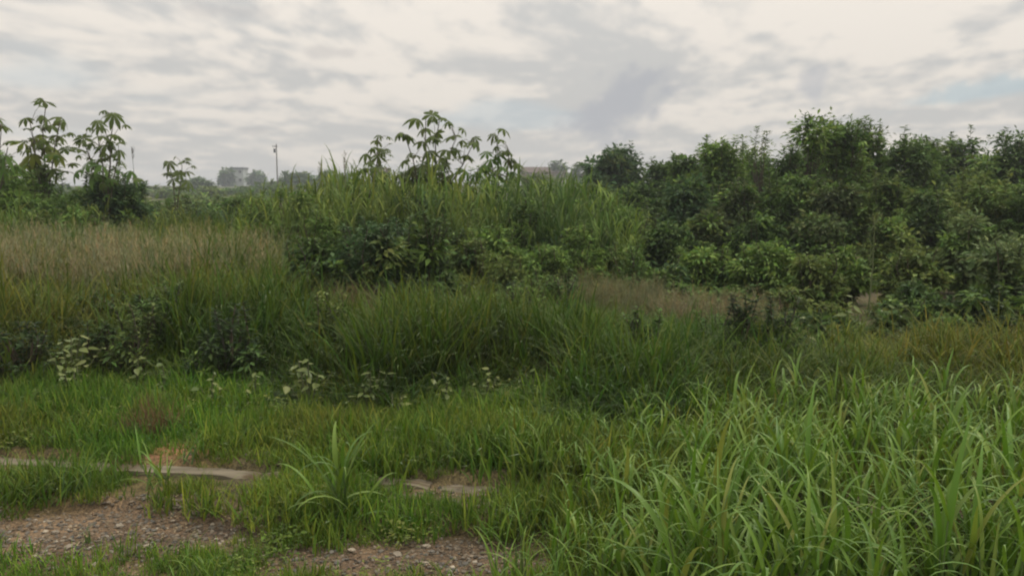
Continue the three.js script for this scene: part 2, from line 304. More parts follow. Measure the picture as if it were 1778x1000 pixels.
// places where broad-leaved weeds crowd the grass out
const weedSpots = [[118, 7.0, 60], [128, 6.6, 50], [236, 6.9, 34], [290, 6.8, 30], [366, 6.5, 30], [442, 6.6, 30], [535, 6.5, 50], [642, 6.4, 54], [682, 6.1, 24], [770, 6.5, 40], [845, 6.6, 44], [920, 6.7, 36], [1402, 7.7, 44], [1500, 8.6, 44], [1552, 8.4, 40], [522, 10.2, 50], [640, 9.3, 80], [745, 9.5, 74], [545, 9.3, 56]];
const crowded = (x, d) => { let c = 0; for (const [px, wd, sp] of weedSpots) { const dx = (x - X(px, wd)) / (sp * wd / F * 1.1), dd = (d - wd + 0.32) / 0.5; c = Math.max(c, smooth(1.4, 0.6, Math.hypot(dx, dd))); } return c; };
const sideX = d => 0.75 * d + 1.5;                                       // half width of what is planted at a distance, wider than the picture
{
  R = mulberry(202);
  // short lawn-like grass round the kerb
  const greens = [[1.0, 1.0, 1.0], [1.0, 1.0, 1.0], [0.75, 0.85, 0.8], [1.3, 1.1, 1.2], [1.6, 1.2, 1.7]];
  const patch = (tufts, rad, blades, spread, len, wid, lean, bend, segs) => {      // several tufts side by side
    const g = new Geo();
    for (let t = 0; t < tufts; t++) {
      const a = rr(0, 6.283), q = rad * Math.sqrt(R()), cx = Math.cos(a) * q, cz = Math.sin(a) * q, h = rr(0.6, 1.1), main = rr(0, 6.283);
      for (let k = 0; k < blades; k++) { const b = rr(0, 6.283), p = spread * Math.sqrt(R()); blade(g, cx + Math.cos(b) * p, -0.015, cz + Math.sin(b) * p, main + rr(-2.4, 2.4), rr(len[0], len[1]) * h, rr(wid[0], wid[1]), rr(lean[0], lean[1]), rr(bend[0], bend[1]), segs, vary(pick(greens), 0.4, 0.16), 0); }
    }
    return g.build();
  };
  const geos = [0, 1, 2, 3, 4].map(() => patch(6, 0.18, 15, 0.07, [0.06, 0.20], [0.006, 0.012], [0.05, 0.8], [0.2, 1.6], 3));
  const lists = [[], [], [], [], []];
  for (let n = 0; n < 6200; n++) {
    const d = rr(2.2, 7.2), x = rr(-sideX(d), sideX(d)), b = bare(x, d), strip = smooth(edgeD(x) - 0.12, edgeD(x) + 0.05, d);
    if (R() < b * 1.25 || (Math.abs(d - kerbD(x) + 0.03) < 0.12 && R() < 0.15 + 0.7 * smooth(0.66, 0.5, vnoise(x * 2.1 + 31, 2))) || R() > lerp(0.35 + 0.8 * smooth(0.42, 0.62, vnoise(x * 1.6 + 50, d * 1.6)), 1, strip)) continue;
    const s = rr(0.6, 1.2) * lerp(0.75, 1.05, strip) * (d > kerbD(x) + 0.3 ? 1.2 : Math.abs(d - kerbD(x) + 0.08) < 0.26 ? lerp(0.42, 0.95, smooth(0.5, 0.7, vnoise(x * 2.1 + 31, 2))) : 0.95) * (0.6 + 0.75 * vnoise(x * 2.3, d * 2.3)) * (1 - 0.15 * crowded(x, d)), q = vnoise(x * 0.9 + 7, d * 0.9), yl = vnoise(x * 1.7 + 90, d * 1.7);
    lists[n % 5].push([x, gnd(x, d), -d, rr(0, 6.3), 0, 0, s, s * rr(0.85, 1.3), s, [lerp(0.062, 0.115, yl), lerp(0.135, 0.20, q), lerp(0.02, 0.03, yl)]]);
  }
  const g = stuffGroup('lawn_grass', 'short bright green grass growing round the kerb and soil', 'grass');
  lists.forEach((l, k) => instances('grass_blades', geos[k], MAT.grass, l, g));

  // calf- to knee-high meadow grass beyond the kerb
  const mg = [0, 1, 2, 3, 4, 5].map(k => patch(5, 0.36, 32, 0.15, [0.28, 0.70], [0.009, 0.019], [0.05, 0.6], [0.3, 2.1], 5)), ml = mg.map(() => []);
  for (let n = 0; n < 4800; n++) {
    const d = 5.5 + 20 * Math.pow(R(), 1.3), x = rr(-sideX(d), sideX(d)), px = CX + x / d * F;
    const front = kerbD(x) + lerp(1.75, 0.95, smooth(0.2, 1.2, x)) + 0.6 * (vnoise(x * 0.8, 5) - 0.5); if (d < front) continue;
    if (d > lerp(10, 8.6, smooth(1050, 1500, px)) + 5 * smooth(560, 420, px)) { if (R() < 0.85) continue; }
    const hump = smooth(0.3, 0.7, fbm(x * 1.15 + 20, d * 1.15, 2)), s = (0.34 + 0.92 * hump) * lerp(0.55, 1.08, smooth(front, front + 1.1, d)) * (1 - 0.3 * crowded(x, d)) * rr(0.8, 1.15) * lerp(1.15, lerp(1.12, 0.68, smooth(430, 620, px)), smooth(7.0, 8.4, d)) * lerp(1, 0.62, smooth(850, 1250, px));
    const q = vnoise(x * 0.5 + 60, d * 0.5), yl = smooth(0.25, 0.75, fbm(x * 0.7 + 10, d * 0.7, 3));
    ml[n % 6].push([x, gnd(x, d), -d, rr(0, 6.3), rr(-0.08, 0.08), rr(-0.08, 0.08), 0.8 + s * 0.3, s, 0.8 + s * 0.3, [lerp(0.038, 0.092, yl), lerp(0.085, 0.142, lerp(q, yl, 0.5)), lerp(0.014, 0.026, yl)]]);
  }
  const m = stuffGroup('meadow_grass', 'knee-high olive green grass filling the ground behind the kerb', 'grass');
  ml.forEach((l, k) => instances('grass_blades', mg[k], MAT.grass, l, m));

  // small-leaved creeping weeds mixed through lawn and meadow
  const creeper = () => { const q = new Geo(); for (let k = 0; k < 70; k++) { const a = rr(0, 6.283), p = 0.22 * Math.sqrt(R()), y = rr(0.03, 0.3) * (1 - p * 2), az = rr(0, 6.283), e = rr(-0.3, 0.5), l = rr(0.03, 0.07); leaf(q, Math.cos(a) * p, y, Math.sin(a) * p, Math.cos(az) * Math.cos(e), Math.sin(e), Math.sin(az) * Math.cos(e), rr(-0.4, 0.4), 0.9, rr(-0.4, 0.4), l, l * 0.55, vary([1, 1, 1], 0.35)); } return q.build(); };
  const wg = [creeper(), creeper(), creeper()], wl = [[], [], []];
  for (let n = 0; n < 2600; n++) {
    const d = 2.4 + 9 * Math.pow(R(), 0.9), x = rr(-sideX(d), sideX(d)); if (vnoise(x * 1.3 + 70, d * 1.3) < 0.56 + 0.1 * smooth(6, 8, d) || R() < bare(x, d) * 1.3 || Math.abs(d - kerbD(x)) < 0.1) continue;
    const s = rr(0.5, 1.1) * lerp(0.45, 0.8, smooth(4.8, 7.5, d)), c = pick([[0.07, 0.13, 0.03], [0.10, 0.16, 0.04], [0.055, 0.10, 0.03], [0.13, 0.17, 0.06]]);
    wl[n % 3].push([x, gnd(x, d), -d, rr(0, 6.3), 0, 0, s * 1.1, s, s * 1.1, c]);
  }
  const wd = stuffGroup('creeping_weeds', 'small-leaved green weeds mixed through the lawn and meadow', 'weeds');
  wl.forEach((l, k) => instances('weed_leaves', wg[k], MAT.grass, l, wd));

  // tan seed heads: thin stalks with a loose plume
  const seedTuft = () => {
    const g = new Geo();
    for (let k = 0; k < 22; k++) {
      const a = rr(0, 6.283), q = 0.26 * Math.sqrt(R()), az = rr(0, 6.283), x = Math.cos(a) * q, z = Math.sin(a) * q, len = rr(0.6, 1.0), lean = rr(0.02, 0.3), c = vary(pick([[1, 1, 1], [1.15, 0.95, 0.9], [0.8, 0.9, 0.8]]), 0.2);
      blade(g, x, 0, z, az, len, 0.006, lean, 0.35, 4, c, 0);
      const top = V(x + Math.sin(az) * len * Math.sin(lean + 0.12), len * Math.cos(lean + 0.12), z + Math.cos(az) * len * Math.sin(lean + 0.12));
      for (let j = 0; j < 9; j++) { const t = rr(-0.20, 0.02), b = rr(0, 6.283); blade(g, top.x + t * 0.2 * Math.sin(az), top.y + t, top.z + t * 0.2 * Math.cos(az), b, rr(0.04, 0.10), 0.008, rr(0.3, 0.9), 0.6, 2, c, 0); }
    }
    return g.build();
  };
  const sg = [seedTuft(), seedTuft(), seedTuft()], sl = [[], [], []];
  const put = (px, d, s, c, n) => { const x = X(px, d); sl[n % 3].push([x, gnd(x, d), -d, rr(0, 6.3), 0, 0, s, s * rr(0.85, 1.1), s, vary(c, 0.15, 0.06)]); };
  for (let n = 0; n < 1000; n++) { const d = rr(8.8, 14.5), px = rr(-420, 480 - (d - 9) * 3), q = vnoise(px * 0.006, d * 0.3); if (R() < 0.25 + 0.9 * q) put(px, d, rr(0.62, 0.88), pick([[0.29, 0.27, 0.145], [0.21, 0.225, 0.095], [0.31, 0.275, 0.155]]), n); }
  for (let n = 0; n < 80; n++) put(rr(960, 1160), rr(9.0, 10.5), rr(0.42, 0.58), [0.18, 0.18, 0.085], n);
  for (let n = 0; n < 75; n++) put(1235 + 80 * gauss(), rr(8.2, 9.4), rr(0.42, 0.55), [0.23, 0.205, 0.11], n);
    const t = stuffGroup('seeding_grass', 'tan feathery seed heads of ripe grass across the field', 'grass');
  sl.forEach((l, k) => instances('seed_heads', sg[k], MAT.dry, l, t));

  // reddish dry grass round the old soil heap and under the dry brush
  const dg = [0, 1].map(() => tuftGeo(40, 0.2, [0.35, 0.8], [0.006, 0.012], [0.05, 0.7], [0.2, 1.3], 4, [[1, 1, 1], [1.3, 1.2, 1.2], [0.7, 0.7, 0.7]]).build()), dl = [[], []];
  for (let n = 0; n < 34; n++) { const d = rr(8.5, 8.9), x = X(628 + 44 * gauss(), d), s = rr(0.6, 0.95); dl[n % 2].push([x, gnd(x, d), -d, rr(0, 6.3), 0, 0, s, s, s, vary([0.20, 0.168, 0.095], 0.2)]); }
  for (let n = 0; n < 14; n++) { const d = rr(6.5, 7.1), x = X(985 + 26 * gauss(), d), s = rr(0.4, 0.55); dl[n % 2].push([x, gnd(x, d), -d, rr(0, 6.3), 0, 0, s, s, s, vary([0.15, 0.10, 0.055], 0.2)]); }
  for (let n = 0; n < 14; n++) { const d = rr(5.2, 5.7), x = X(245 + 40 * gauss(), d), s = rr(0.25, 0.4); dl[n % 2].push([x, gnd(x, d), -d, rr(0, 6.3), 0, 0, s, s, s, vary([0.17, 0.1, 0.055], 0.2)]); }
  const dry = stuffGroup('dry_grass', 'withered reddish brown grass in patches among the green', 'grass');
  dl.forEach((l, k) => instances('dead_blades', dg[k], MAT.dry, l, dry));

  // tall cane-like grass behind the meadow
  const cane = () => {
    const g = new Geo();
    for (let k = 0; k < 9; k++) {
      const a = rr(0, 6.283), q = 0.3 * Math.sqrt(R()), x = Math.cos(a) * q, z = Math.sin(a) * q, h = rr(0.5, 1.0), lx = rr(-0.22, 0.22), lz = rr(-0.22, 0.22);
      stem(g, [V(x, -0.02, z), V(x + lx * 0.4, h * 0.5, z + lz * 0.4), V(x + lx, h, z + lz)], 0.006, 0.003, vary([0.9, 0.9, 1], 0.2), 3);
      for (let j = 0; j < 10; j++) { const t = 0.12 + 0.88 * j / 9; blade(g, x + lx * t * t, h * t, z + lz * t * t, rr(0, 6.283), rr(0.24, 0.5), rr(0.018, 0.032), rr(0.15, 0.9), rr(0.6, 2.2), 4, vary(pick([[1, 1, 1], [0.62, 0.72, 0.7], [1.3, 1.2, 1.35], [0.85, 0.9, 0.8]]), 0.25), 0); }
    }
    return g.build();
  };
  const cg = [cane(), cane(), cane(), cane()], cl = [[], [], [], []];
  const topRow = px => 320 - 24 * smooth(480, 580, px) + 12 * smooth(880, 960, px) - 6 * Math.sin((px - 560) / 60) * smooth(560, 640, px) + 40 * smooth(1000, 1100, px) + 30 * smooth(480, 420, px);
  const reed = (px, d, yt, n, c) => { const x = X(px, d), h = Math.max(0.6, EYE + (HOR - yt) * d / F - gnd(x, d)); cl[n % 4].push([x, gnd(x, d) - 0.02, -d, rr(0, 6.3), 0, 0, h * 0.75, h * 0.92, h * 0.75, c]); };
  for (let n = 0; n < 320; n++) {
    const px = Math.min(rr(425, 1100), rr(960, 1180)), d = rr(13.2, 20), yt = topRow(px) + 110 * Math.pow(R(), 1.3) * smooth(20, 13.2, d) + 60 * R() * R() - 4, w = smooth(820, 900, px), q = vnoise(px * 0.012, d * 0.4);
    const c = vary([lerp(0.128, 0.102, w) * lerp(0.65, 1.25, q), lerp(0.20, 0.18, w) * lerp(0.7, 1.15, q), lerp(0.062, 0.058, w)], 0.15, 0.08);
    reed(px, d, yt, n, c);
  }
  for (let n = 0; n < 110; n++) { const d = rr(14, 22); reed(rr(-330, 430), d, 400 - 40 * R() - 30 * smooth(60, -100, 0), n, vary([0.105, 0.15, 0.042], 0.2, 0.1)); }
  for (let n = 0; n < 40; n++) reed(rr(-300, 60), rr(13, 17), 330 + 60 * R(), n, vary([0.1, 0.155, 0.042], 0.2, 0.1));
  const rd = stuffGroup('cane_grass', 'tall yellow-green cane grass standing behind the meadow', 'grass');
  cl.forEach((l, k) => instances('cane_clumps', cg[k], MAT.grass, l, rd));
}

// ------------------------------------------------------------------ bushes and trees
const PAL = {
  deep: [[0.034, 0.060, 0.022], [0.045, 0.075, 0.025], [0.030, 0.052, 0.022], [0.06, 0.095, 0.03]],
  dark: [[0.060, 0.106, 0.033], [0.078, 0.129, 0.037], [0.055, 0.097, 0.037], [0.094, 0.145, 0.044]],
  mid: [[0.092, 0.159, 0.043], [0.110, 0.182, 0.047], [0.081, 0.136, 0.043], [0.129, 0.196, 0.055]],
  light: [[0.136, 0.221, 0.054], [0.159, 0.239, 0.060], [0.117, 0.196, 0.049], [0.190, 0.259, 0.075]],
  olive: [[0.124, 0.170, 0.049], [0.147, 0.190, 0.055], [0.103, 0.147, 0.045], [0.172, 0.205, 0.067]],
  brown: [[0.094, 0.124, 0.051], [0.085, 0.120, 0.047], [0.113, 0.129, 0.055], [0.076, 0.113, 0.041]],
  blue: [[0.064, 0.117, 0.054], [0.078, 0.136, 0.062], [0.057, 0.103, 0.048], [0.094, 0.154, 0.071]],
  grey: [[0.129, 0.178, 0.078], [0.152, 0.201, 0.092], [0.110, 0.154, 0.067], [0.178, 0.218, 0.108]],
};
// px, topRow: where the top of the crown stands in the picture; halfW: half width there in picture pixels; d: metres away
function bush(name, label, category, px, topRow, halfW, d, pal, o = {}) {
  R = mulberry(Math.round(px * 13 + d * 97 + topRow * 7));
  const x = X(px, d), y0 = gnd(x, d), H = Math.max(0.35, W(px, topRow, d).y - y0), rx = halfW * d / F, rz = o.rz ?? Math.min(rx, 1.6) * rr(0.8, 1.0);
  const g = thing(name, label, category, V(x, y0, -d), o.group), low = o.low ?? 0.06;
  const tr = new Geo(), cr = new Geo(), L = (o.leaf ?? clamp(d * 0.0058, 0.078, 3)), bark = [0.09, 0.07, 0.05];
  const nl = o.lobes ?? Math.round(clamp(16 + rx * H * 10, 16, 64)), lobes = [];
  for (let k = 0; k < nl; k++) {
    const dr = rdir(), s = Math.pow(R(), 0.4); let fy = low + (1 - low) * (0.5 + 0.5 * dr[1] * s);
    const env = o.round ? Math.sqrt(Math.max(0.05, 1 - (fy * 2 - 1) ** 2 * 0.85)) : Math.pow(Math.max(0.04, 1 - Math.pow(fy, 2.2)), 0.55) * 0.95;
    const hr = Math.hypot(dr[0], dr[2]) || 1, q = s * Math.min(1, hr * 1.25), lr = rr(0.10, 0.26) * Math.min(H, rx * 1.6) * (o.lobe ?? 1);
    lobes.push({ x: dr[0] / hr * q * rx * env, y: Math.min(fy * H, H - lr * 0.9), z: dr[2] / hr * q * rz * env, r: lr });
  }
  lobes.push({ x: rr(-0.15, 0.15) * rx, y: H * 0.86, z: 0, r: H * 0.14 });
  const tw = Math.max(0.012, H * 0.018), ns = Math.min(lobes.length, 22);
  for (let k = 0; k < ns; k++) { const l = lobes[k], bx = l.x * 0.15, bz = l.z * 0.15; if (k % 2) stem(tr, [V(bx * 0.5, -0.05, bz * 0.5), V(bx + l.x * 0.25, l.y * 0.45, bz + l.z * 0.25), V(l.x, l.y, l.z)], tw * rr(0.5, 1), tw * 0.25, vary(bark, 0.2, 0.05), 4); }
  let area = 0; for (const l of lobes) area += l.r * l.r;
  const total = Math.min(o.max ?? 15000, area * 4 * Math.PI * (o.cover ?? 1) * 1.7 / (L * L * 0.26));
  for (const l of lobes) {
    const n = Math.round(total * 0.45 * l.r * l.r / area), tone = rr(0.8, 1.3), ls = rr(0.75, 1.45), pc = PAL[R() < 0.72 ? pal : pick(['mid', 'olive', 'light', 'dark'])];
    for (let k = 0; k < n; k++) {
      const a = rdir(), s = l.r * Math.pow(R(), 0.38) * (1 + 0.42 * gauss()); const X0 = l.x + a[0] * s, Y0 = l.y + a[1] * s * 0.85, Z0 = l.z + a[2] * s;
      if (Y0 < 0.02) continue;
      let dx = a[0] + rr(-0.7, 0.7), dy = a[1] * 0.5 + rr(-0.6, 0.4), dz = a[2] + rr(-0.7, 0.7), m = Math.hypot(dx, dy, dz) || 1; dx /= m; dy /= m; dz /= m;
      let ux = a[0] * 0.6 + rr(-0.6, 0.6), uy = 0.8 + a[1] * 0.4, uz = a[2] * 0.6 + rr(-0.6, 0.6); m = Math.hypot(ux, uy, uz); ux /= m; uy /= m; uz /= m;
      const c = vary(pick(pc), 0.3, 0.12), len = L * ls * rr(0.6, 1.35);
      leaf(cr, X0, Y0, Z0, dx, dy, dz, ux, uy, uz, len, len * (o.slim ?? 0.45), [c[0] * tone, c[1] * tone, c[2] * tone]);
    }
  }
  const nst = o.stems ?? Math.round(clamp(24 + rx * H * 13, 20, 84)), per = Math.max(6, Math.round(total * 0.75 / nst));
  for (let k = 0; k < nst; k++) {                                            // leafy stems that spread from the base: a feathery outline
    const a = rr(0, 6.283), q = Math.sqrt(R()) * 1.12, ex = Math.cos(a) * q * rx, ez = Math.sin(a) * q * rz, h = H * (1 - 0.5 * q * q) * rr(0.7, 1.03), jx = rr(-0.12, 0.12) * h, jz = rr(-0.12, 0.12) * h, tone = rr(0.8, 1.3), ls = rr(0.7, 1.4), pc = PAL[R() < 0.7 ? pal : pick(['mid', 'olive', 'light', 'mid'])];
    const A = V(ex * 0.25, 0, ez * 0.25), B = V(ex * 0.75, h * 0.6, ez * 0.75), D = V(ex + jx, h, ez + jz);
    stem(tr, [A, A.clone().lerp(B, 0.6), B, D], tw * 0.5, tw * 0.12, vary(bark, 0.25, 0.06), 3);
    for (let j = 0; j < per; j++) {
      const t = 1 - 0.88 * Math.pow(R(), 1.25), u = 1 - t, x0 = A.x * u * u + 2 * B.x * u * t + D.x * t * t, y1 = A.y * u * u + 2 * B.y * u * t + D.y * t * t, z0 = A.z * u * u + 2 * B.z * u * t + D.z * t * t;
      const az = rr(0, 6.283), e = rr(-0.5, 0.85), w = 0.06 * h * R(), c = vary(pick(pc), 0.3, 0.12), len = L * ls * rr(0.6, 1.35), ca = Math.cos(az), sa = Math.sin(az);
      leaf(cr, x0 + ca * w, y1, z0 + sa * w, ca * Math.cos(e), Math.sin(e), sa * Math.cos(e), -ca * 0.5 + rr(-0.3, 0.3), 0.9, -sa * 0.5 + rr(-0.3, 0.3), len, len * (o.slim ?? 0.4), [c[0] * tone, c[1] * tone, c[2] * tone]);
    }
  }
  for (let k = 0; k < 2 + (o.shoots ?? 0); k++) {                                // single shoots that stand above the crown
    const a = rr(0, 6.283), q = 0.8 * Math.sqrt(R()), sx = Math.cos(a) * q * rx, sz = Math.sin(a) * q * rz, b = H * rr(0.7, 0.85), t = H * rr(0.98, 1.0 + (o.reach ?? 0.1)), lx = rr(-0.1, 0.1), n = Math.round((t - b) / (L * 0.32)) + 4;
    stem(tr, [V(sx * 0.6, b * 0.5, sz * 0.6), V(sx, b, sz), V(sx + lx, t, sz)], 0.012, 0.004, vary(bark, 0.2), 3);
    for (let j = 0; j < n * 2; j++) { const f = R(), y = lerp(b, t, f), az = rr(0, 6.283), c = vary(pick(PAL[pal]), 0.2, 0.1), e = rr(-0.1, 0.7); leaf(cr, sx + lx * f, y, sz, Math.cos(az) * Math.cos(e), Math.sin(e), Math.sin(az) * Math.cos(e), -Math.cos(az) * 0.4, 0.9, -Math.sin(az) * 0.4, L * rr(0.8, 1.4), L * rr(0.35, 0.55), c); }
  }
  part('trunk', tr.build(), MAT.bark, g);
  const c = part('crown', cr.build(), o.mat ?? MAT.tree, g); c.userData.kind = 'stuff';
  return g;
}
const shrubs = 'shrubs of the thicket on the right';
const T = (label, ...a) => bush(a[6]?.tree ? 'tree' : 'bush', label, a[6]?.tree ? 'tree' : 'bush', ...a);
// skyline of the thicket, from the middle to the side
T('dark rounded tree standing alone at the far end of the thicket', 1068, 253, 46, 40, 'blue', { tree: true, round: true, lobe: 1.1 });
T('low dark bush between the rounded tree and the light green trees', 1150, 282, 48, 32, 'dark', { shoots: 3 });
T('low bush at the foot of the dark rounded tree', 1030, 300, 40, 34, 'blue', {});
T('light green tree of loose shoots above the dark bushes', 1245, 246, 56, 24, 'light', { tree: true, shoots: 6, reach: 0.06 });
T('dull green bush beside the loose light green tree', 1325, 268, 44, 26, 'mid', { shoots: 4 });
T('thin bare sapling poking above the thicket skyline', 1316, 226, 16, 25, 'grey', { lobes: 4, lobe: 0.5, cover: 0.35, slim: 0.3 });
T('slender leafy sapling, tallest point of the thicket', 1402, 198, 20, 21, 'dark', { tree: true, lobes: 9, lobe: 0.8, shoots: 3, reach: 0.02 });
T('feathery light green tree beside the tallest sapling', 1452, 212, 56, 22, 'light', { tree: true, shoots: 8, reach: 0.06, mat: MAT.tree });
T('pointed mid green tree right of the feathery tree', 1500, 216, 34, 23, 'mid', { tree: true, shoots: 7, reach: 0.05 });
T('rounded dull tree in the dip of the thicket skyline', 1560, 240, 50, 24, 'mid', { tree: true, round: true, shoots: 3 });
T('dark green tree with a level top on the skyline', 1640, 236, 62, 29, 'dark', { tree: true, round: true, shoots: 2 });
T('large dark tree filling the upper right corner of the thicket', 1752, 226, 72, 27, 'dark', { tree: true, round: true });
T('dark tree just outside the right edge of the thicket', 1880, 215, 80, 26, 'dark', { tree: true, round: true });
T('mid green bush closing the gap before the tallest sapling', 1368, 262, 44, 24, 'mid', { shoots: 4 });
T('dark bush closing the gap before the loose light tree', 1190, 272, 42, 27, 'mid', { shoots: 4 });
T('dull bush closing the gap beside the level-topped dark tree', 1598, 248, 44, 26, 'mid', { shoots: 3 });
T('bushy mid green tree behind the feathery light tree', 1430, 236, 64, 27, 'mid', { tree: true, shoots: 4 });
T('leafy bush behind the loose light green tree', 1285, 262, 60, 28, 'light', { shoots: 4 });
// second row
T('dark green bush below the low bush of the skyline', 1120, 318, 60, 22, 'dark', { shoots: 2 });
T('bluish dark bush below the light green loose tree', 1205, 312, 62, 20, 'blue', { shoots: 3 });
T('brownish bush halfway up the middle of the thicket', 1285, 318, 60, 19, 'brown', { shoots: 3 });
T('mid green bush below the tallest sapling', 1375, 298, 62, 18.5, 'mid', { shoots: 3 });
T('dark brown bush under the feathery light tree', 1450, 318, 58, 18, 'brown', { shoots: 2 });
T('olive bush beneath the dip in the thicket skyline', 1540, 308, 60, 18, 'olive', { shoots: 3 });
T('rounded yellowish bush below the large dark corner tree', 1695, 302, 84, 17, 'olive', { round: true, lobe: 1.15 });
T('dark bush wedged between the olive and yellowish bushes', 1600, 330, 50, 16.5, 'dark', {});
T('dull bush beside the yellowish rounded bush at the edge', 1810, 310, 70, 16, 'mid', { round: true });
// third row
T('low grey-brown bush at the reed end of the thicket', 1110, 372, 46, 16, 'brown', { shoots: 2 });
T('dark hollow bush behind the pale weeds', 1165, 390, 58, 15, 'dark', {});
T('greyish brown bush in the middle of the thicket', 1235, 366, 52, 15.5, 'brown', { shoots: 2 });
T('dark bush above the yellow-green weeds', 1320, 372, 56, 15, 'dark', { shoots: 2 });
T('reddish brown bush behind the tall pale stem', 1420, 368, 54, 14.5, 'brown', {});
T('olive bush behind the tall pale stem', 1545, 380, 50, 14, 'olive', { shoots: 2 });
T('dark bush with grey-green tips below the yellowish bush', 1690, 372, 62, 12, 'grey', { round: true, shoots: 3, reach: 0.05 });
// front row
T('yellow-green weedy bush in front of the dark hollow', 1225, 432, 64, 12.5, 'light', { shoots: 6, slim: 0.35 });
T('dark low bush in front of the dark hollow', 1160, 462, 44, 12, 'blue', {});
T('light green weedy bush in the middle of the thicket front', 1330, 425, 60, 12, 'light', { shoots: 5, slim: 0.4 });
T('olive weedy bush at the foot of the thicket', 1415, 448, 54, 11, 'olive', { shoots: 4 });
T('light green bush beside the tall pale stem', 1468, 430, 42, 11.5, 'light', { shoots: 4 });
T('pale yellow-green bush right of the tall pale stem', 1590, 432, 56, 11, 'olive', { shoots: 5, reach: 0.05 });
T('dark bush below the pale yellow-green bush', 1590, 492, 52, 9.8, 'dark', { round: true });
T('grey-green bush at the right edge of the picture', 1755, 420, 60, 9.6, 'grey', { round: true, shoots: 3, reach: 0.04 });
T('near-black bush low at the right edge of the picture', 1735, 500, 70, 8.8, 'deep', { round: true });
T('small dark bush beside the near-black bush', 1640, 515, 48, 9.2, 'dark', {});
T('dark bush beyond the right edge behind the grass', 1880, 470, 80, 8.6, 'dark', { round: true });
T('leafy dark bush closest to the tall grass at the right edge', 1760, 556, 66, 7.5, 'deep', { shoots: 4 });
T('mid green bush in front of the near-black bush', 1655, 578, 52, 7.9, 'mid', { shoots: 5 });
T('dull bush between the lone dark bush and the right edge', 1562, 560, 46, 8.3, 'brown', { shoots: 4 });
T('dark round bush standing alone in front of the thicket', 1420, 560, 56, 8.0, 'deep', { round: true, lobe: 1.1 });
T('small olive bush behind the lone dark round bush', 1455, 532, 48, 9.0, 'olive', { shoots: 3 });
T('low green bush at the edge of the grass by the thicket', 1275, 500, 60, 10.5, 'mid', { shoots: 3 });
T('low dark green bush at the reed end of the grass', 1185, 498, 44, 11, 'mid', { shoots: 2 });
T('low olive bush between the lone dark bush and the thicket', 1370, 505, 50, 9.8, 'olive', { shoots: 3 });

// bushes in the middle, in front of the canes
T('dark green shrub in front of the cane grass', 690, 388, 62, 12, 'blue', { shoots: 4, slim: 0.4 });
T('narrow dark upright shrub rising from the cane grass', 690, 328, 19, 14, 'blue', { lobes: 12, lobe: 0.9, slim: 0.35 });
T('dark upright shrub with drooping leaves beside the narrow one', 738, 324, 24, 14, 'blue', { lobes: 12, lobe: 0.9, slim: 0.35 });
T('dull olive shrub right of the dark shrub', 815, 420, 58, 11.6, 'olive', { shoots: 5 });
T('low dark shrub at the foot of the dry brush', 722, 486, 46, 8.9, 'deep', { round: true });
T('green shrub with long leaves before the right-hand canes', 900, 432, 48, 12.5, 'mid', { shoots: 4, slim: 0.3 });
T('grey-green shrub where the canes meet the thicket', 1040, 400, 48, 14, 'grey', { shoots: 4 });
T('brown leafless brush in front of the dark shrub', 630, 448, 46, 11, 'brown', { cover: 0.3, slim: 0.2, shoots: 8, mat: MAT.dry });
T('large dark leafy bush at the front of the central mound', 640, 392, 80, 9.3, 'blue', { shoots: 8, reach: 0.1, slim: 0.4 });
T('dark green bush at the centre of the central mound', 735, 388, 56, 9.6, 'dark', { shoots: 8, reach: 0.12 });
T('mid green bush at the right of the central mound', 852, 400, 62, 12.4, 'light', { shoots: 8, reach: 0.12, slim: 0.35 });
T('green bush at the right end of the central mound', 950, 430, 56, 12.2, 'light', { shoots: 6, reach: 0.1, slim: 0.32 });
T('dark leafy bush at the left end of the central mound', 540, 420, 52, 9.3, 'dark', { shoots: 6, reach: 0.1 });
T('dull green low bush below the central mound', 830, 530, 66, 8.6, 'mid', { shoots: 5, cover: 0.8 });
T('dark low shrub added for the shade in the hollow of the near meadow', 790, 598, 56, 7.7, 'deep', { round: true, max: 5000 });  // added bush: its dark leaf colour stands in for the shade of the hollow
T('dark low weedy shrub added right of the shaded meadow hollow', 885, 618, 44, 7.5, 'dark', { shoots: 3, max: 4000 });  // also added, dark leaves carry the shaded patch on to the right
T('leafy dark shrub in the middle of the central bushes', 770, 404, 60, 12.6, 'dark', { shoots: 6, slim: 0.4, reach: 0.1 });
T('mid green shrub between the sapling and the dark shrub', 585, 408, 52, 12.4, 'mid', { shoots: 6, reach: 0.1 });
T('green weedy shrub standing among the cane stems', 640, 372, 48, 13.4, 'mid', { shoots: 5, slim: 0.3 });
T('olive weedy shrub right of the dull olive shrub', 870, 448, 50, 11.2, 'olive', { shoots: 6, slim: 0.3, cover: 0.7 });
T('blue-green shrub in front of the right-hand canes', 960, 416, 54, 13, 'blue', { shoots: 5, slim: 0.32 });
T('yellow-green shrub at the left end of the canes', 470, 392, 46, 13.6, 'light', { shoots: 6, slim: 0.3 });
T('low dark shrub in the hollow below the dry brush', 712, 518, 40, 9.8, 'dark', { round: true });
T('brownish low shrub right of the dark hollow', 790, 500, 40, 10.2, 'brown', { shoots: 4, cover: 0.7 });
T('yellow-green feathery shrub among the left canes', 455, 352, 40, 14, 'light', { shoots: 3, slim: 0.34, lobes: 8 });
T('light green feathery shrub rising through the left canes', 520, 330, 44, 15, 'light', { shoots: 3, slim: 0.34, lobes: 8 });
T('pale shrub in front of the left canes', 560, 372, 46, 12.6, 'light', { shoots: 3, slim: 0.34, lobes: 8 });
T('light green shrub at the middle of the canes', 620, 322, 40, 15.5, 'light', { shoots: 3, slim: 0.34, lobes: 8 });
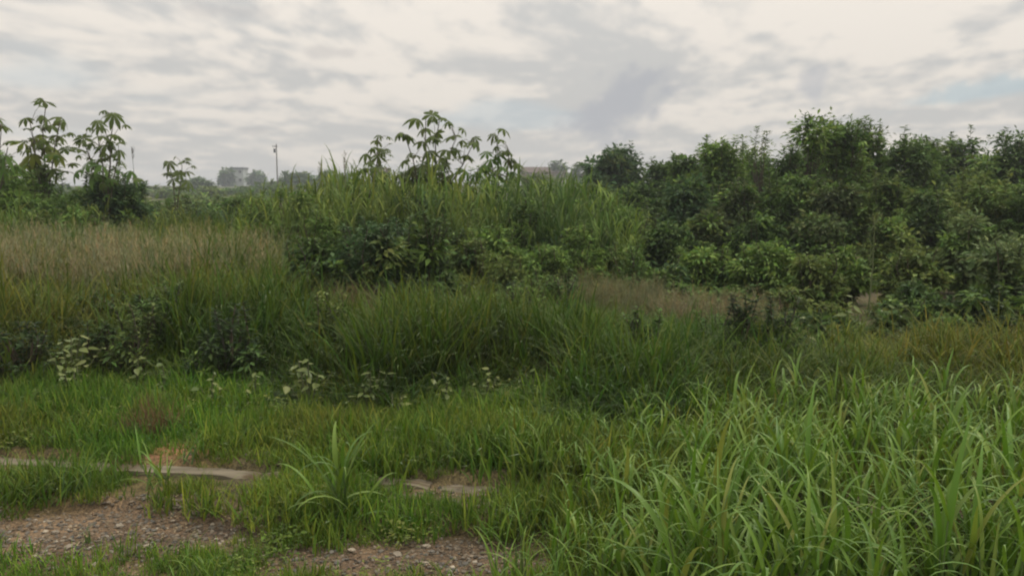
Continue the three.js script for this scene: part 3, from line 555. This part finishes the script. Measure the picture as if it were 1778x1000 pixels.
T('mid green shrub below the tallest plant', 745, 286, 62, 18.4, 'mid', { shoots: 3, slim: 0.34, lobes: 8 });
T('light shrub in the canes below the tallest plant', 790, 330, 52, 14.5, 'light', { shoots: 3, slim: 0.34, lobes: 8 });
T('leafy light shrub right of the tallest plant', 850, 300, 50, 16.5, 'light', { shoots: 3, slim: 0.34, lobes: 8 });
T('light green shrub before the right-hand canes', 905, 352, 56, 13.4, 'light', { shoots: 3, slim: 0.34, lobes: 8 });
T('yellow-green shrub at the right of the canes', 970, 330, 56, 15, 'light', { shoots: 3, slim: 0.34, lobes: 8 });
T('feathery green shrub at the right end of the canes', 1040, 336, 52, 15.5, 'light', { shoots: 3, slim: 0.34, lobes: 8 });
T('light green shrub where canes and thicket mix', 1090, 350, 48, 15, 'light', { shoots: 3, slim: 0.34, lobes: 8 });
T('pale green shrub low before the right canes', 1000, 396, 56, 12.6, 'light', { shoots: 3, slim: 0.34, lobes: 8 });
T('green shrub low where canes and thicket mix', 1100, 430, 50, 12, 'mid', { shoots: 3, slim: 0.34, lobes: 8 });
T('green leafy shrub below the narrow dark plant', 668, 300, 40, 18, 'mid', { shoots: 3, slim: 0.34, lobes: 8 });
// bushes at the left, under the palmate-leaved plants
T('bright green bush at the left edge of the picture', 5, 300, 84, 18.5, 'light', { shoots: 4, slim: 0.35 });
T('green bush beneath the tallest palmate-leaved plant', 105, 345, 62, 18, 'mid', { shoots: 3 });
T('green bush beneath the second palmate-leaved plant', 190, 312, 56, 19.5, 'blue', { shoots: 3 });
T('olive bush in front of the left-hand plants', 60, 372, 70, 16, 'olive', { shoots: 5 });
T('mid green bush filling the gap between the two tall left plants', 130, 330, 44, 20.5, 'mid', { shoots: 4 });
T('light green bush below the plant at the left edge', 45, 300, 44, 19.5, 'light', { shoots: 5, slim: 0.35 });
T('blue-green bush right below the second palmate-leaved plant', 222, 322, 40, 20, 'blue', { shoots: 4 });
T('light green feathery bush under the tallest left plant', 75, 286, 56, 20.6, 'light', { shoots: 4, slim: 0.36, lobes: 10 });
T('mid green feathery bush under the second left plant', 182, 292, 46, 20.4, 'mid', { shoots: 4, slim: 0.36, lobes: 10 });
T('tall light bush at the left edge of the picture', -5, 268, 50, 19.5, 'light', { shoots: 4, slim: 0.36, lobes: 10 });
T('green bush right of the second left plant', 232, 318, 34, 21, 'mid', { shoots: 4, slim: 0.36, lobes: 10 });
T('light bush low before the left plants', 130, 362, 60, 16, 'light', { shoots: 4, slim: 0.36, lobes: 10 });
T('brown twiggy bush under the second palmate-leaved plant', 180, 376, 26, 16.5, 'brown', { shoots: 5, cover: 0.5 });
T('bush beyond the left edge under the plants', -120, 312, 90, 18, 'mid', { shoots: 4 });
T('grey-green bush between the left plants and the canes', 265, 352, 50, 24, 'grey', { shoots: 2 });
T('dark bluish bush between the left plants and the canes', 365, 358, 44, 23, 'blue', {});
T('grey bush behind the dark bluish bush', 320, 342, 46, 30, 'grey', {});
T('green bush just left of the cane grass', 415, 346, 44, 26, 'mid', { shoots: 3 });
// low weeds that make the meadow lumpy
R = mulberry(818);
const weedList = []; for (let k = 0; k < 26; k++) { const d = rr(6.5, 9.4), px = rr(-60, 1350); weedList.push([px, d, rr(34, 74), rr(0.26, 0.52)]); }
weedList.forEach(([px, d, hw, h], k) =>
  bush('weed_clump', 'low leafy weed growing up through the meadow grass', 'weed', px, HOR + (EYE - h - gnd(X(px, d), d)) * F / d, hw, d, ['mid', 'olive', 'dark', 'light', 'deep'][k % 5], { group: 'leafy weeds in the meadow grass', leaf: 0.06, slim: 0.36, cover: 0.5, max: 2200, shoots: 6, reach: 0.35, lobe: 0.8 }));
// the far bushes and trees of the field
const F_ = (label, px, top, hw, d, pal, o) => bush(o?.tree ? 'tree' : 'bush', label, o?.tree ? 'tree' : 'bush', px, top, hw, d, pal, { max: 2600, rz: hw * d / F, ...o });
F_('dark round tree left of the far white building', 396, 294, 10, 330, 'blue', { tree: true, round: true });
F_('dark round tree right of the far white building', 449, 298, 11.5, 330, 'blue', { tree: true, round: true });
F_('far bush between the small palmate plant and the white building', 345, 310, 24, 200, 'dark', { round: true });
F_('far dark hedge bush left of the white building', 95, 322, 34, 160, 'dark', { round: true });
F_('far bush behind the second palmate-leaved plant', 240, 322, 30, 150, 'dark', {});
F_('far bush in front of the white building', 420, 326, 46, 150, 'mid', {});
F_('far dark bush at the left end of the cane tops', 520, 301, 26, 210, 'blue', { round: true });
F_('far dark bush behind the cane tops', 580, 300, 34, 215, 'blue', { round: true });
F_('small far tree beside the brown roof', 968, 281, 13, 260, 'dark', { tree: true, round: true });
F_('far bush between the two distant roofs', 1006, 286, 14, 255, 'dark', { round: true });
F_('far olive bush under the brown roof', 930, 300, 44, 90, 'olive', {});
F_('far grey bush in the field left of the canes', 330, 336, 40, 75, 'grey', {});
F_('far green bush in the field left of the canes', 440, 334, 40, 70, 'mid', {});
F_('far olive bush in the field at the left', 250, 344, 40, 60, 'olive', {});
F_('far olive bush behind the left edge plants', 20, 330, 60, 70, 'olive', {});
F_('far grey-green bush beyond the field middle', 380, 342, 44, 48, 'grey', {});
F_('far dark bush beyond the field middle', 300, 350, 40, 44, 'dark', {});

F_('far bush on the field left of the utility pole', 470, 318, 30, 170, 'mid', {});
F_('far dull bush on the field right of the small palmate plant', 362, 326, 34, 120, 'olive', {});
F_('far grey-green bush behind the small palmate plant', 300, 326, 36, 115, 'grey', {});
F_('far dark bush on the field below the utility pole', 490, 330, 36, 90, 'dark', {});
F_('far green bush behind the tallest palmate plant at the left', 140, 328, 44, 95, 'mid', {});
F_('far mid green bush beyond the left edge plants', -60, 318, 70, 110, 'mid', {});
F_('far dark bush at the left edge of the field', 30, 322, 40, 130, 'dark', {});
F_('far olive bush in the middle of the open field', 410, 338, 50, 62, 'olive', {});
F_('far green bush in the open field beside the grey one', 350, 350, 46, 38, 'mid', {});
F_('far olive bush close behind the cane grass', 450, 346, 46, 34, 'olive', { shoots: 3 });

// ------------------------------------------------------------------ the palmate-leaved plants
function palmLeaf(lobes, droop, c0) {
  const g = new Geo(), c = [];
  for (let k = 0; k < lobes; k++) {
    const a = (k / (lobes - 1) - 0.5) * 5.2, l = 1 - 0.38 * Math.abs(k / (lobes - 1) - 0.5) * 2 * 0.9, w = 0.18, col = vary(c0, 0.12, 0.06), sa = Math.sin(a), ca = Math.cos(a), Y = r => -droop * Math.pow(r, 1.6);
    const pts = [[0, 0], [0.3 * l, w * 0.55], [0.6 * l, w], [0.85 * l, w * 0.55], [l, 0]]; let prev = null;
    for (const [r, h] of pts) {
      const cur = h ? [g.v(sa * r + ca * h, Y(r) + h * 0.15, ca * r - sa * h, col), g.v(sa * r, Y(r), ca * r, col), g.v(sa * r - ca * h, Y(r) + h * 0.15, ca * r + sa * h, col)] : [g.v(sa * r, Y(r), ca * r, col)];
      if (prev) { if (prev.length === 1) { g.t(prev[0], cur[1], cur[0]); g.t(prev[0], cur[2], cur[1]); } else if (cur.length === 1) { g.t(prev[0], prev[1], cur[0]); g.t(prev[1], prev[2], cur[0]); } else for (let q = 0; q < 2; q++) { g.t(prev[q], prev[q + 1], cur[q + 1]); g.t(prev[q], cur[q + 1], cur[q]); } }
      prev = cur;
    }
  }
  return g.build();
}
R = mulberry(404);
const palms = { dark: [0, 1, 2, 3].map(k => palmLeaf(7 + k % 2, 0.45 + 0.15 * k, [0.085, 0.13, 0.055])), light: [0, 1, 2, 3].map(k => palmLeaf(7 + k % 2, 0.45 + 0.15 * k, [0.145, 0.195, 0.06])), green: [0, 1, 2, 3].map(k => palmLeaf(7, 0.5 + 0.15 * k, [0.075, 0.15, 0.05])) };
function castor(label, basePx, d, tops, leaves) {
  R = mulberry(Math.round(basePx * 31 + d * 7));
  const x = X(basePx, d), y0 = gnd(x, d), g = thing('palmate_plant', label, 'plant', V(x, y0, -d)), st = new Geo(), lines = [];
  for (const [tx, ty] of tops) {
    const t = W(tx, ty, d + rr(-0.3, 0.3)).sub(g.position), pts = [];
    for (let k = 0; k <= 6; k++) { const f = k / 6; pts.push(V(t.x * Math.pow(f, 1.7) + rr(-0.03, 0.03), t.y * f, t.z * f)); }
    stem(st, pts, 0.028, 0.009, [0.105, 0.09, 0.062], 5); lines.push(pts);
  }
  const extra = leaves.length;
  const putLeaf = (p, r, kind) => {
    let best = null, bd = 1e9; for (const l of lines) for (const q of l) { const e = q.distanceTo(p) + (q.y > p.y - 0.05 ? 0.4 : 0) + Math.max(0, p.y - q.y - 0.5) * 0.5; if (e < bd) { bd = e; best = q; } }
    const mid = best.clone().lerp(p, 0.55); mid.y += 0.06; stem(st, [best, mid, p], 0.007, 0.004, [0.13, 0.11, 0.06], 3);
    const m = part('leaf', pick(palms[kind]), MAT.castor, g), out = p.clone().sub(best); m.position.copy(p); m.scale.set(r * rr(0.7, 1.15), r * rr(0.6, 1.5), r * rr(0.7, 1.15));
    m.rotation.set(rr(-0.6, 0.6) + 0.25, Math.atan2(out.x, out.z) + rr(-0.6, 0.6), rr(-0.5, 0.5), 'YXZ');
  };
  for (const [px, py, dia, kind] of leaves) putLeaf(W(px, py - dia * 0.12, d + rr(-0.45, 0.45)).sub(g.position), dia * 0.70 * d / F, kind ?? 'dark');
  for (let k = 0; k < extra * 2; k++) {                                         // leaves on the lower stems and on the far side
    const l = pick(lines), f = rr(0.42, 1), q = l[Math.round(f * 6)], a = rr(0, 6.283), o = rr(0.12, 0.42);
    putLeaf(V(q.x + Math.cos(a) * o, q.y + rr(-0.05, 0.2), q.z + Math.sin(a) * o), rr(0.12, 0.21), f < 0.62 ? 'green' : 'dark');
  }
  part('stem', st.build(), MAT.bark, g);
  return g;
}
castor('tall plant with drooping palmate leaves, tallest at the far left', 82, 20, [[76, 185], [50, 215], [104, 212], [60, 260]], [[75, 180, 34], [43, 208, 28], [106, 208, 36], [72, 204, 36], [84, 222, 38], [62, 222, 30], [60, 242, 42, 'light'], [100, 240, 36], [40, 252, 38, 'light'], [82, 258, 42, 'light'], [55, 272, 42, 'light'], [96, 272, 38, 'light'], [112, 262, 28], [121, 232, 18], [70, 296, 36], [95, 300, 34], [38, 285, 36, 'light'], [20, 300, 40, 'green'], [112, 300, 26], [72, 250, 40]]);
castor('second tall palmate-leaved plant, dark against the sky', 186, 19, [[196, 208], [168, 220], [146, 248], [205, 270]], [[196, 203, 36], [168, 214, 30], [216, 218, 20], [188, 198, 22], [142, 243, 34], [176, 240, 36], [200, 238, 36], [138, 263, 36], [182, 256, 38], [206, 264, 30], [207, 282, 28], [150, 288, 38, 'green'], [176, 292, 42, 'green'], [200, 298, 38, 'green'], [226, 300, 32, 'green'], [130, 302, 30, 'green'], [160, 308, 40, 'green'], [236, 312, 24], [190, 272, 30], [154, 252, 26]]);
castor('palmate-leaved plant cut by the left edge of the picture', -12, 18, [[2, 222], [-25, 215], [14, 255]], [[3, 222, 34], [14, 248, 28], [-22, 236, 40], [-12, 208, 32], [-40, 225, 36], [8, 275, 40, 'green'], [-20, 270, 42, 'green'], [25, 290, 36, 'green'], [-45, 260, 40, 'green'], [5, 300, 40, 'green']]);
castor('small palmate-leaved plant alone on the skyline at the left', 308, 25, [[316, 284], [294, 288]], [[293, 284, 24], [318, 282, 28], [335, 289, 14], [290, 303, 22], [310, 303, 26], [323, 300, 18], [300, 316, 30], [325, 318, 26]]);
castor('tall palmate-leaved plant towering over the cane grass', 748, 18, [[738, 205], [762, 208], [790, 240], [822, 252], [706, 242]], [[723, 210, 38], [750, 204, 42], [776, 211, 28], [738, 226, 36], [756, 236, 36], [706, 239, 32], [786, 240, 38], [802, 247, 30], [826, 250, 24], [745, 266, 34], [776, 264, 32], [766, 290, 38], [708, 300, 40], [736, 290, 40], [810, 274, 32], [792, 262, 26], [700, 282, 26], [722, 272, 24], [755, 306, 42, 'green'], [780, 308, 36, 'green'], [690, 306, 30], [734, 248, 26], [724, 312, 36, 'green'], [808, 300, 34, 'green']]);
castor('leafy green plant rising from the canes right of the tallest one', 868, 18, [[862, 240], [884, 262], [852, 275]], [[862, 243, 14], [861, 256, 18], [864, 270, 24, 'green'], [885, 266, 26], [897, 286, 24], [852, 282, 38, 'green'], [872, 294, 42, 'green'], [838, 290, 36, 'green'], [888, 302, 36, 'green'], [855, 306, 42, 'green'], [826, 305, 34, 'green'], [884, 278, 24], [845, 268, 24, 'green']]);
castor('narrow dark leafy plant at the left of the tallest one', 652, 18.5, [[654, 246], [642, 276]], [[656, 247, 26], [648, 260, 28], [656, 274, 28], [641, 284, 24], [652, 294, 28], [662, 262, 22], [636, 294, 18], [672, 262, 14], [676, 250, 10]]);

// thin flowering stalks that stick out of the canes and bushes
function stalk(label, px, top, bottom, d, col, plume) {
  R = mulberry(Math.round(px * 3 + top)); const a = W(px, top, d), x = a.x, y0 = gnd(x, d), g = thing('flowering_stalk', label, 'stalk', V(x, y0, -d)), s = new Geo(), f = new Geo(), h = a.y - y0;
  stem(s, [V(0, 0, 0), V(0.03, h * 0.5, 0), V(rr(-0.06, 0.06), h * 0.97, 0)], 0.012, 0.004, col, 4);
  for (let k = 0; k < 26; k++) { const t = R(); blade(f, rr(-0.02, 0.02), h * (1 - plume * t), rr(-0.02, 0.02), rr(0, 6.28), rr(0.05, 0.14), 0.014, rr(0.2, 0.8), 0.6, 2, vary(col, 0.25), 0); }
  part('stem', s.build(), MAT.bark, g); part('plume', f.build(), MAT.dry, g);
}
stalk('thin stalk with a ragged plume above the cane tops', 598, 268, 400, 17, [0.16, 0.13, 0.075], 0.16);
stalk('tall pale stem standing before the thicket', 1516, 378, 560, 10.5, [0.125, 0.15, 0.06], 0.5);
stalk('thin pale stem standing at the foot of the canes', 1006, 452, 515, 12.5, [0.2, 0.2, 0.15], 0.2);
stalk('bare thin stalk above the second palmate-leaved plant', 229, 258, 330, 20, [0.11, 0.10, 0.075], 0.12);
stalk('thin stalk at the left end of the cane tops', 555, 284, 400, 17.5, [0.13, 0.14, 0.06], 0.15);

// ------------------------------------------------------------------ broad-leaved weeds behind the kerb
R = mulberry(505);
function broadLeaf(c0) {
  const g = new Geo(), n = 6, rows = [];
  for (let k = 0; k <= n; k++) { const t = k / n, w = 0.30 * Math.pow(Math.sin(Math.PI * Math.pow(t, 0.72)), 0.9), y = -0.22 * t * t, c = c0; rows.push(k === 0 || k === n ? [g.v(0, y, t, c)] : [g.v(w, y + 0.06 * w, t, c), g.v(0, y - 0.05, t, c), g.v(-w, y + 0.06 * w, t, c)]); }
  for (let k = 0; k < n; k++) { const a = rows[k], b = rows[k + 1]; if (a.length === 1) { g.t(a[0], b[1], b[0]); g.t(a[0], b[2], b[1]); } else if (b.length === 1) { g.t(a[0], a[1], b[0]); g.t(a[1], a[2], b[0]); } else for (let q = 0; q < 2; q++) { g.t(a[q], a[q + 1], b[q + 1]); g.t(a[q], b[q + 1], b[q]); } }
  return g.build();
}
const broad = { pale: [[0.135, 0.185, 0.075], [0.115, 0.165, 0.062], [0.165, 0.205, 0.095]].map(broadLeaf), green: [[0.075, 0.125, 0.04], [0.09, 0.14, 0.045], [0.11, 0.155, 0.06]].map(broadLeaf), dark: [[0.035, 0.06, 0.022], [0.05, 0.078, 0.026], [0.042, 0.07, 0.03]].map(broadLeaf) };
function weed(label, px, py, d, spread, size, kind, count, group, h0) {
  R = mulberry(Math.round(px * 17 + py * 3)); const c = W(px, py, d), x = c.x, y0 = gnd(x, d), g = thing('broadleaf_weed', label, 'weed', V(x, y0, -d), group), st = new Geo(), H = Math.max(0.3, c.y - y0 + 0.15 + (h0 ?? 0.06)), sp = spread * d / F;
  for (let s = 0; s < Math.max(4, Math.round(count / 3.2)); s++) {
    const a = rr(0, 6.283), q = Math.sqrt(R()), tx = Math.cos(a) * q * sp * 1.25, tz = Math.sin(a) * q * Math.max(sp, 0.25), th = H * (1 - 0.35 * q) * rr(0.55, 1.1);
    stem(st, [V(tx * 0.2, -0.02, tz * 0.2), V(tx * 0.6, th * 0.55, tz * 0.6), V(tx, th, tz)], 0.007, 0.003, [0.10, 0.11, 0.05], 4);
    for (let k = 0; k < 5; k++) {
      const f = 1 - k * 0.11 - rr(0, 0.05), az = k * 2.4 + rr(-0.4, 0.4) + s, m = part('leaf', pick(broad[R() < 0.3 && kind !== 'dark' ? 'green' : kind]), kind === 'dark' ? MAT.tree : MAT.weed, g), L = size * 0.66 * d / F * rr(0.55, 1.35);
      m.position.set(tx * (0.6 + 0.4 * f), th * f, tz * (0.6 + 0.4 * f)); m.rotation.set(rr(-0.35, 0.55), az, rr(-0.45, 0.45), 'YXZ'); m.scale.set(L, L, L);
    }
  }
  part('stem', st.build(), MAT.bark, g);
}
const bw = 'broad-leaved weeds along the back of the lawn';
weed('pale broad-leaved weed, largest one at the left of the lawn', 118, 612, 6.50, 48, 28, 'pale', 38, bw, 0.1);
weed('pale weed at the foot of the largest broad-leaved weed', 128, 668, 6.10, 30, 22, 'pale', 16, bw);
weed('small pale weed right of the largest broad-leaved weed', 236, 644, 6.40, 26, 18, 'green', 12, bw);
weed('straggling weed in the dark grass left of the lawn middle', 290, 668, 6.30, 24, 18, 'green', 12, bw);
weed('pale low weed between the straggling weed and the bright one', 366, 692, 6.00, 22, 20, 'pale', 12, bw);
weed('pale weed leaning just left of the bright weed', 442, 676, 6.10, 22, 20, 'pale', 10, bw);
weed('bright green broad-leaved weed in the lawn middle', 535, 676, 6.00, 38, 25, 'pale', 28, bw, 0.1);
weed('broad-leaved weed just right of the bright green one', 642, 682, 5.90, 42, 23, 'green', 30, bw, 0.08);
weed('small pale weed below the broad-leaved weed', 682, 706, 5.60, 18, 20, 'pale', 8, bw);
weed('pale-leaved weed before the dark hollow in the grass', 770, 694, 6.00, 30, 18, 'pale', 14, bw);
weed('sparse pale weed at the right of the dark hollow', 845, 690, 6.10, 34, 17, 'pale', 16, bw);
weed('weed with dull leaves beside the reddish dry patch', 920, 692, 6.20, 28, 16, 'green', 12, bw);
weed('pale broad leaves on top of the lone dark bush', 1402, 588, 7.7, 30, 24, 'pale', 14);
weed('pale-leaved plant at the foot of the light thicket bush', 1500, 528, 8.6, 34, 26, 'pale', 14);
weed('pale-leaved plant between the lone dark bush and thicket', 1552, 562, 8.4, 30, 22, 'green', 14);
weed('large-leaved dark sapling at the end of the tan grass', 522, 440, 10.2, 40, 40, 'dark', 40);
weed('dark large-leaved shoot below the sapling', 520, 492, 9.9, 36, 36, 'dark', 24);
weed('yellowish broad leaves at the centre of the thicket front', 1330, 555, 8.9, 40, 17, 'green', 16);
weed('small pale weed at the right edge behind the tall grass', 1718, 648, 7.0, 26, 20, 'pale', 10);

// ------------------------------------------------------------------ large grass clumps in front
R = mulberry(606);
const bladeCols = [[0.092, 0.195, 0.024], [0.115, 0.222, 0.028], [0.076, 0.168, 0.024], [0.155, 0.245, 0.05]];
const bladeGeos = [];
for (let k = 0; k < 28; k++) { const g = new Geo(), up = k % 3 === 0; blade(g, 0, 0, 0, 0, 1, 0.052 * rr(0.8, 1.2), 0, up ? rr(0.5, 1.0) : rr(1.4, 2.9), 9, k > 26 ? [0.19, 0.24, 0.07] : vary(bladeCols[k % 4], 0.16, 0.08), 0.35, rr(1.2, 2.2)); bladeGeos.push(g.build()); }
const culmCol = [0.09, 0.14, 0.035];
// o.sep: each blade a mesh of its own
function tussock(name, label, x, d, h, n, o = {}) {
  const g = thing(name, label, 'grass clump', V(x, gnd(x, d) - 0.01, -d), o.group), st = new Geo(), merged = [], e = new THREE.Matrix4();
  for (let k = 0; k < n; k++) {
    const a = rr(0, 6.283), q = (o.rad ?? 0.09) * Math.sqrt(R()), az = o.az !== undefined ? o.az + rr(-0.8, 0.8) : a + rr(-0.6, 0.6), til = rr(0.03, o.tilt ?? 0.35), hc = h * rr(0.25, 0.62), bx = Math.cos(a) * q, bz = Math.sin(a) * q;
    const top = V(bx + Math.sin(az) * Math.sin(til) * hc, Math.cos(til) * hc, bz + Math.cos(az) * Math.sin(til) * hc), base = V(bx, 0, bz);
    stem(st, [base, base.clone().lerp(top, 0.5), top], 0.0055, 0.0035, vary(culmCol, 0.15), 4);
    const nb = o.blades ?? 4;
    for (let j = 0; j < nb; j++) {
      const f = nb > 1 ? j / (nb - 1) : 1, p = base.clone().lerp(top, 0.15 + 0.85 * f), L = h * rr(0.5, 0.85) * (o.len ?? 1), w = rr(0.85, 1.25) * (o.wide ?? 1) * 0.62;
      E.set(til * 0.6 + rr(0.08, 0.5) * (1 - 0.4 * f), (j % 2 ? az + Math.PI : az) + rr(-1.0, 1.0), rr(-0.15, 0.15), 'YXZ');
      e.compose(p, Q.setFromEuler(E), V(w * Math.pow(0.55 / L, 0.4) * L, L, L));
      const geo = bladeGeos[Math.floor(R() * bladeGeos.length)];
      if (o.sep) { const m = part('leaf_blade', geo, MAT.lush, g); m.matrix.copy(e); m.matrix.decompose(m.position, m.quaternion, m.scale); }
      else merged.push(geo.clone().applyMatrix4(e));
    }
  }
  if (merged.length) { const m = part('leaf_blades', mergeGeometries(merged), MAT.lush, g); m.userData.kind = 'stuff'; }
  part('stems', st.build(), MAT.bark, g).userData.kind = 'stuff';
}
const at = (px, py) => { const th = PITCH + Math.atan((py - CY) / F), d = EYE / Math.tan(th); return [W(px, py, d).x, d]; };
const one = (name, label, px, py, h, n, o) => { const [x, d] = at(px, py); R = mulberry(Math.round(px + py * 5)); tussock(name, label, x, d, h, n, o); };
// clumps that stand apart
one('grass_clump', 'wide-bladed bright green grass clump in front of the kerb', 592, 898, 0.52, 10, { sep: true, tilt: 0.8, wide: 1.6, blades: 3, rad: 0.06 });
one('grass_clump', 'arching grass clump left of the wide-bladed one', 280, 852, 0.32, 7, { sep: true, tilt: 0.8, blades: 3 });
one('grass_clump', 'upright grass clump on the soil strip at the left', 150, 848, 0.28, 11, { sep: true, tilt: 0.4, blades: 3, rad: 0.16, wide: 0.8 });
one('grass_clump', 'grass clump behind the kerb left of the wide-bladed one', 330, 812, 0.20, 6, { sep: true, tilt: 0.5, blades: 3, wide: 0.8 });
one('grass_clump', 'low grass clump at the bottom edge left of the middle', 350, 1000, 0.22, 10, { sep: true, tilt: 0.6, blades: 3, rad: 0.12, wide: 0.7 });
one('grass_clump', 'small grass clump beside the dark upright clump', 880, 905, 0.18, 6, { sep: true, tilt: 0.6, blades: 3, wide: 0.8 });
one('grass_clump', 'dense dark upright grass clump at the bottom edge', 945, 1012, 0.36, 26, { sep: true, tilt: 0.3, blades: 3, rad: 0.2, wide: 0.8 });
one('grass_clump', 'grass clump in the corner of the tall stand', 1165, 985, 0.22, 8, { sep: true, tilt: 0.6, blades: 3 });
one('grass_clump', 'grass clump above the dark upright one', 800, 825, 0.22, 6, { sep: true, tilt: 0.5, blades: 3, wide: 0.8 });
one('grass_clump', 'tiny bright grass clump on the stony soil', 145, 925, 0.11, 5, { sep: true, tilt: 0.6, blades: 2, wide: 0.5, rad: 0.03 });
one('grass_clump', 'narrow-bladed clump at the bottom edge under the wide one', 690, 990, 0.15, 8, { sep: true, tilt: 0.6, blades: 3, wide: 0.6, rad: 0.1 });
one('grass_clump', 'bushy grass clump at the left end of the kerb', 20, 835, 0.16, 10, { sep: true, tilt: 0.6, blades: 3, wide: 0.6, rad: 0.14 });
// the tall stand at the right: nearest clumps with every blade a piece of its own, the ones behind with joined blades
R = mulberry(707);
{
  const stand = 'wide-bladed grass clumps of the tall stand', list = [];
  for (let tries = 0; tries < 4000 && list.length < 215; tries++) {
    const d = rr(2.9, 5.7), x = rr(-0.1, sideX(d)), lim = d < 4.2 ? 0.35 : lerp(0.35, -0.1, smooth(4.2, 4.9, d));
    if (x < lim || list.some(([a, b]) => Math.hypot(a - x, b - d) < 0.15)) continue;
    list.push([x, d]);
  }
  list.sort((a, b) => a[1] - b[1]);
  list.forEach(([x, d], k) => { const px = CX + x / d * F, h = lerp(0.52, 0.34, smooth(3.1, 5.2, d)) * rr(0.75, 1.25) * lerp(0.55, 1.05, smooth(950, 1350, px)) * (1 + 0.12 * smooth(1150, 1350, px) * smooth(4.3, 3.4, d)); tussock('tall_grass_clump', k < 40 ? 'wide-bladed arching grass clump at the front of the tall stand' : 'wide-bladed grass clump farther back in the tall stand', x, d, h, 7, { sep: k < 40, group: k < 40 ? stand + ' at the front' : stand + ' farther back', tilt: 0.45, wide: 1.4, rad: 0.14, blades: 4 }); });
}

// ------------------------------------------------------------------ far buildings and poles
const plaster = (c, s) => new THREE.MeshStandardMaterial({ color: new THREE.Color(...c), roughness: 0.9, map: noiseTexture(128, (u, v) => { const k = 0.88 + 0.2 * (tf(u, v, 4, s, 4) - 0.5); return [k, k, k]; }) });
const glassDark = new THREE.MeshStandardMaterial({ color: new THREE.Color(0.04, 0.045, 0.05), roughness: 0.15 }), frameMat = plaster([0.6, 0.6, 0.58], 5);
function house(label, px, d, w, dep, y1, roofH, wallM, roofM, wins, turn = 0, flat = false) {
  const x = X(px, d), y0 = gnd(x, d), g = thing('house', label, 'house', V(x, y0, -d)); g.rotation.y = turn; const h = y1 - y0;
  part('wall', new THREE.BoxGeometry(w, h, dep).translate(0, h / 2, 0), wallM, g);
  if (flat) { part('roof', new THREE.BoxGeometry(w + 0.5, roofH, dep + 0.5).translate(0, h + roofH / 2, 0), roofM, g); }
  else {
    const s = new THREE.Shape(); s.moveTo(-dep / 2 - 0.6, 0); s.lineTo(0, roofH); s.lineTo(dep / 2 + 0.6, 0); s.lineTo(dep / 2 + 0.6, -0.2); s.lineTo(-dep / 2 - 0.6, -0.2); s.closePath();
    part('roof', new THREE.ExtrudeGeometry(s, { depth: w + 1, bevelEnabled: false }).translate(0, 0, -(w + 1) / 2).rotateY(Math.PI / 2).translate(0, h + 0.2, 0), roofM, g);
  }
  for (const [wx, wy, ww, wh] of wins) {
    const win = part('window', new THREE.BoxGeometry(ww, wh, 0.1).translate(wx, wy, dep / 2 + 0.03), glassDark, g);
    part('frame', mergeGeometries([new THREE.BoxGeometry(ww + 0.2, 0.1, 0.16).translate(wx, wy + wh / 2 + 0.05, dep / 2 + 0.06), new THREE.BoxGeometry(ww + 0.3, 0.12, 0.22).translate(wx, wy - wh / 2 - 0.06, dep / 2 + 0.08), new THREE.BoxGeometry(0.1, wh, 0.16).translate(wx, wy, dep / 2 + 0.06)]), frameMat, win);
  }
}
const tileRed = plaster([0.15, 0.105, 0.08], 11), slateRoof = plaster([0.26, 0.26, 0.27], 12), white = plaster([0.6, 0.64, 0.61], 13), buff = plaster([0.42, 0.34, 0.27], 14), pink = plaster([0.50, 0.38, 0.35], 15), greyRoof = plaster([0.13, 0.14, 0.15], 16);
house('white flat-roofed building between two dark round trees', 419, 340, 5.0, 6, W(419, 294, 340).y, 0.7, white, greyRoof, [[-1.2, 5.6, 0.9, 1.1], [1.2, 5.6, 0.9, 1.1], [-1.2, 2.4, 0.9, 1.1], [1.2, 2.4, 0.9, 1.1]], 0, true);
house('long low house with a brown roof behind the canes', 942, 260, 12, 7, W(942, 301, 260).y, 1.7, buff, tileRed, [[-4, 3.4, 1.2, 1.2], [0, 3.4, 1.2, 1.2], [4, 3.4, 1.2, 1.2]], 0.15);
house('low shed with a pale grey roof beside the rounded tree', 1032, 150, 3.6, 5, W(1032, 303, 150).y, 0.7, buff, slateRoof, [[-0.8, 2.2, 0.8, 0.8]], -0.3);
house('small pink-walled house behind the narrow dark plant', 663, 240, 4.2, 6, W(663, 300, 240).y, 1.2, pink, tileRed, [[-1.2, 4.4, 1, 1.1], [1.2, 4.4, 1, 1.1]], 0.2);
house('low shed with a pale roof among the left-hand plants', 90, 110, 3.2, 4, W(90, 342, 110).y, 0.7, buff, slateRoof, [[0.6, 0.9, 0.7, 0.6]], 0.1);
function pole(label, px, top, d, arm) {
  const p = W(px, top, d), y0 = gnd(p.x, d), h = p.y - y0, g = thing('utility_pole', label, 'pole', V(p.x, y0, -d)), wood = new THREE.MeshStandardMaterial({ color: new THREE.Color(0.12, 0.105, 0.09), roughness: 0.9 });
  part('post', new THREE.CylinderGeometry(0.09, 0.14, h, 10).translate(0, h / 2, 0), wood, g);
  if (arm) {
    part('crossarm', new THREE.BoxGeometry(1.0, 0.12, 0.12).translate(-0.2, h - 0.5, 0.2), wood, g);
    for (const a of [-0.6, -0.2, 0.2]) part('insulator', new THREE.CylinderGeometry(0.05, 0.08, 0.24, 8).translate(a, h - 0.31, 0.2), frameMat, g);
    part('transformer', new THREE.CylinderGeometry(0.22, 0.22, 0.8, 12).translate(-0.35, h - 1.3, 0.1), greyRoof, g);
  }
}
pole('wooden utility pole on the skyline right of the white building', 479, 250, 170, true);
shade(scene);
renderer.render(scene, camera);
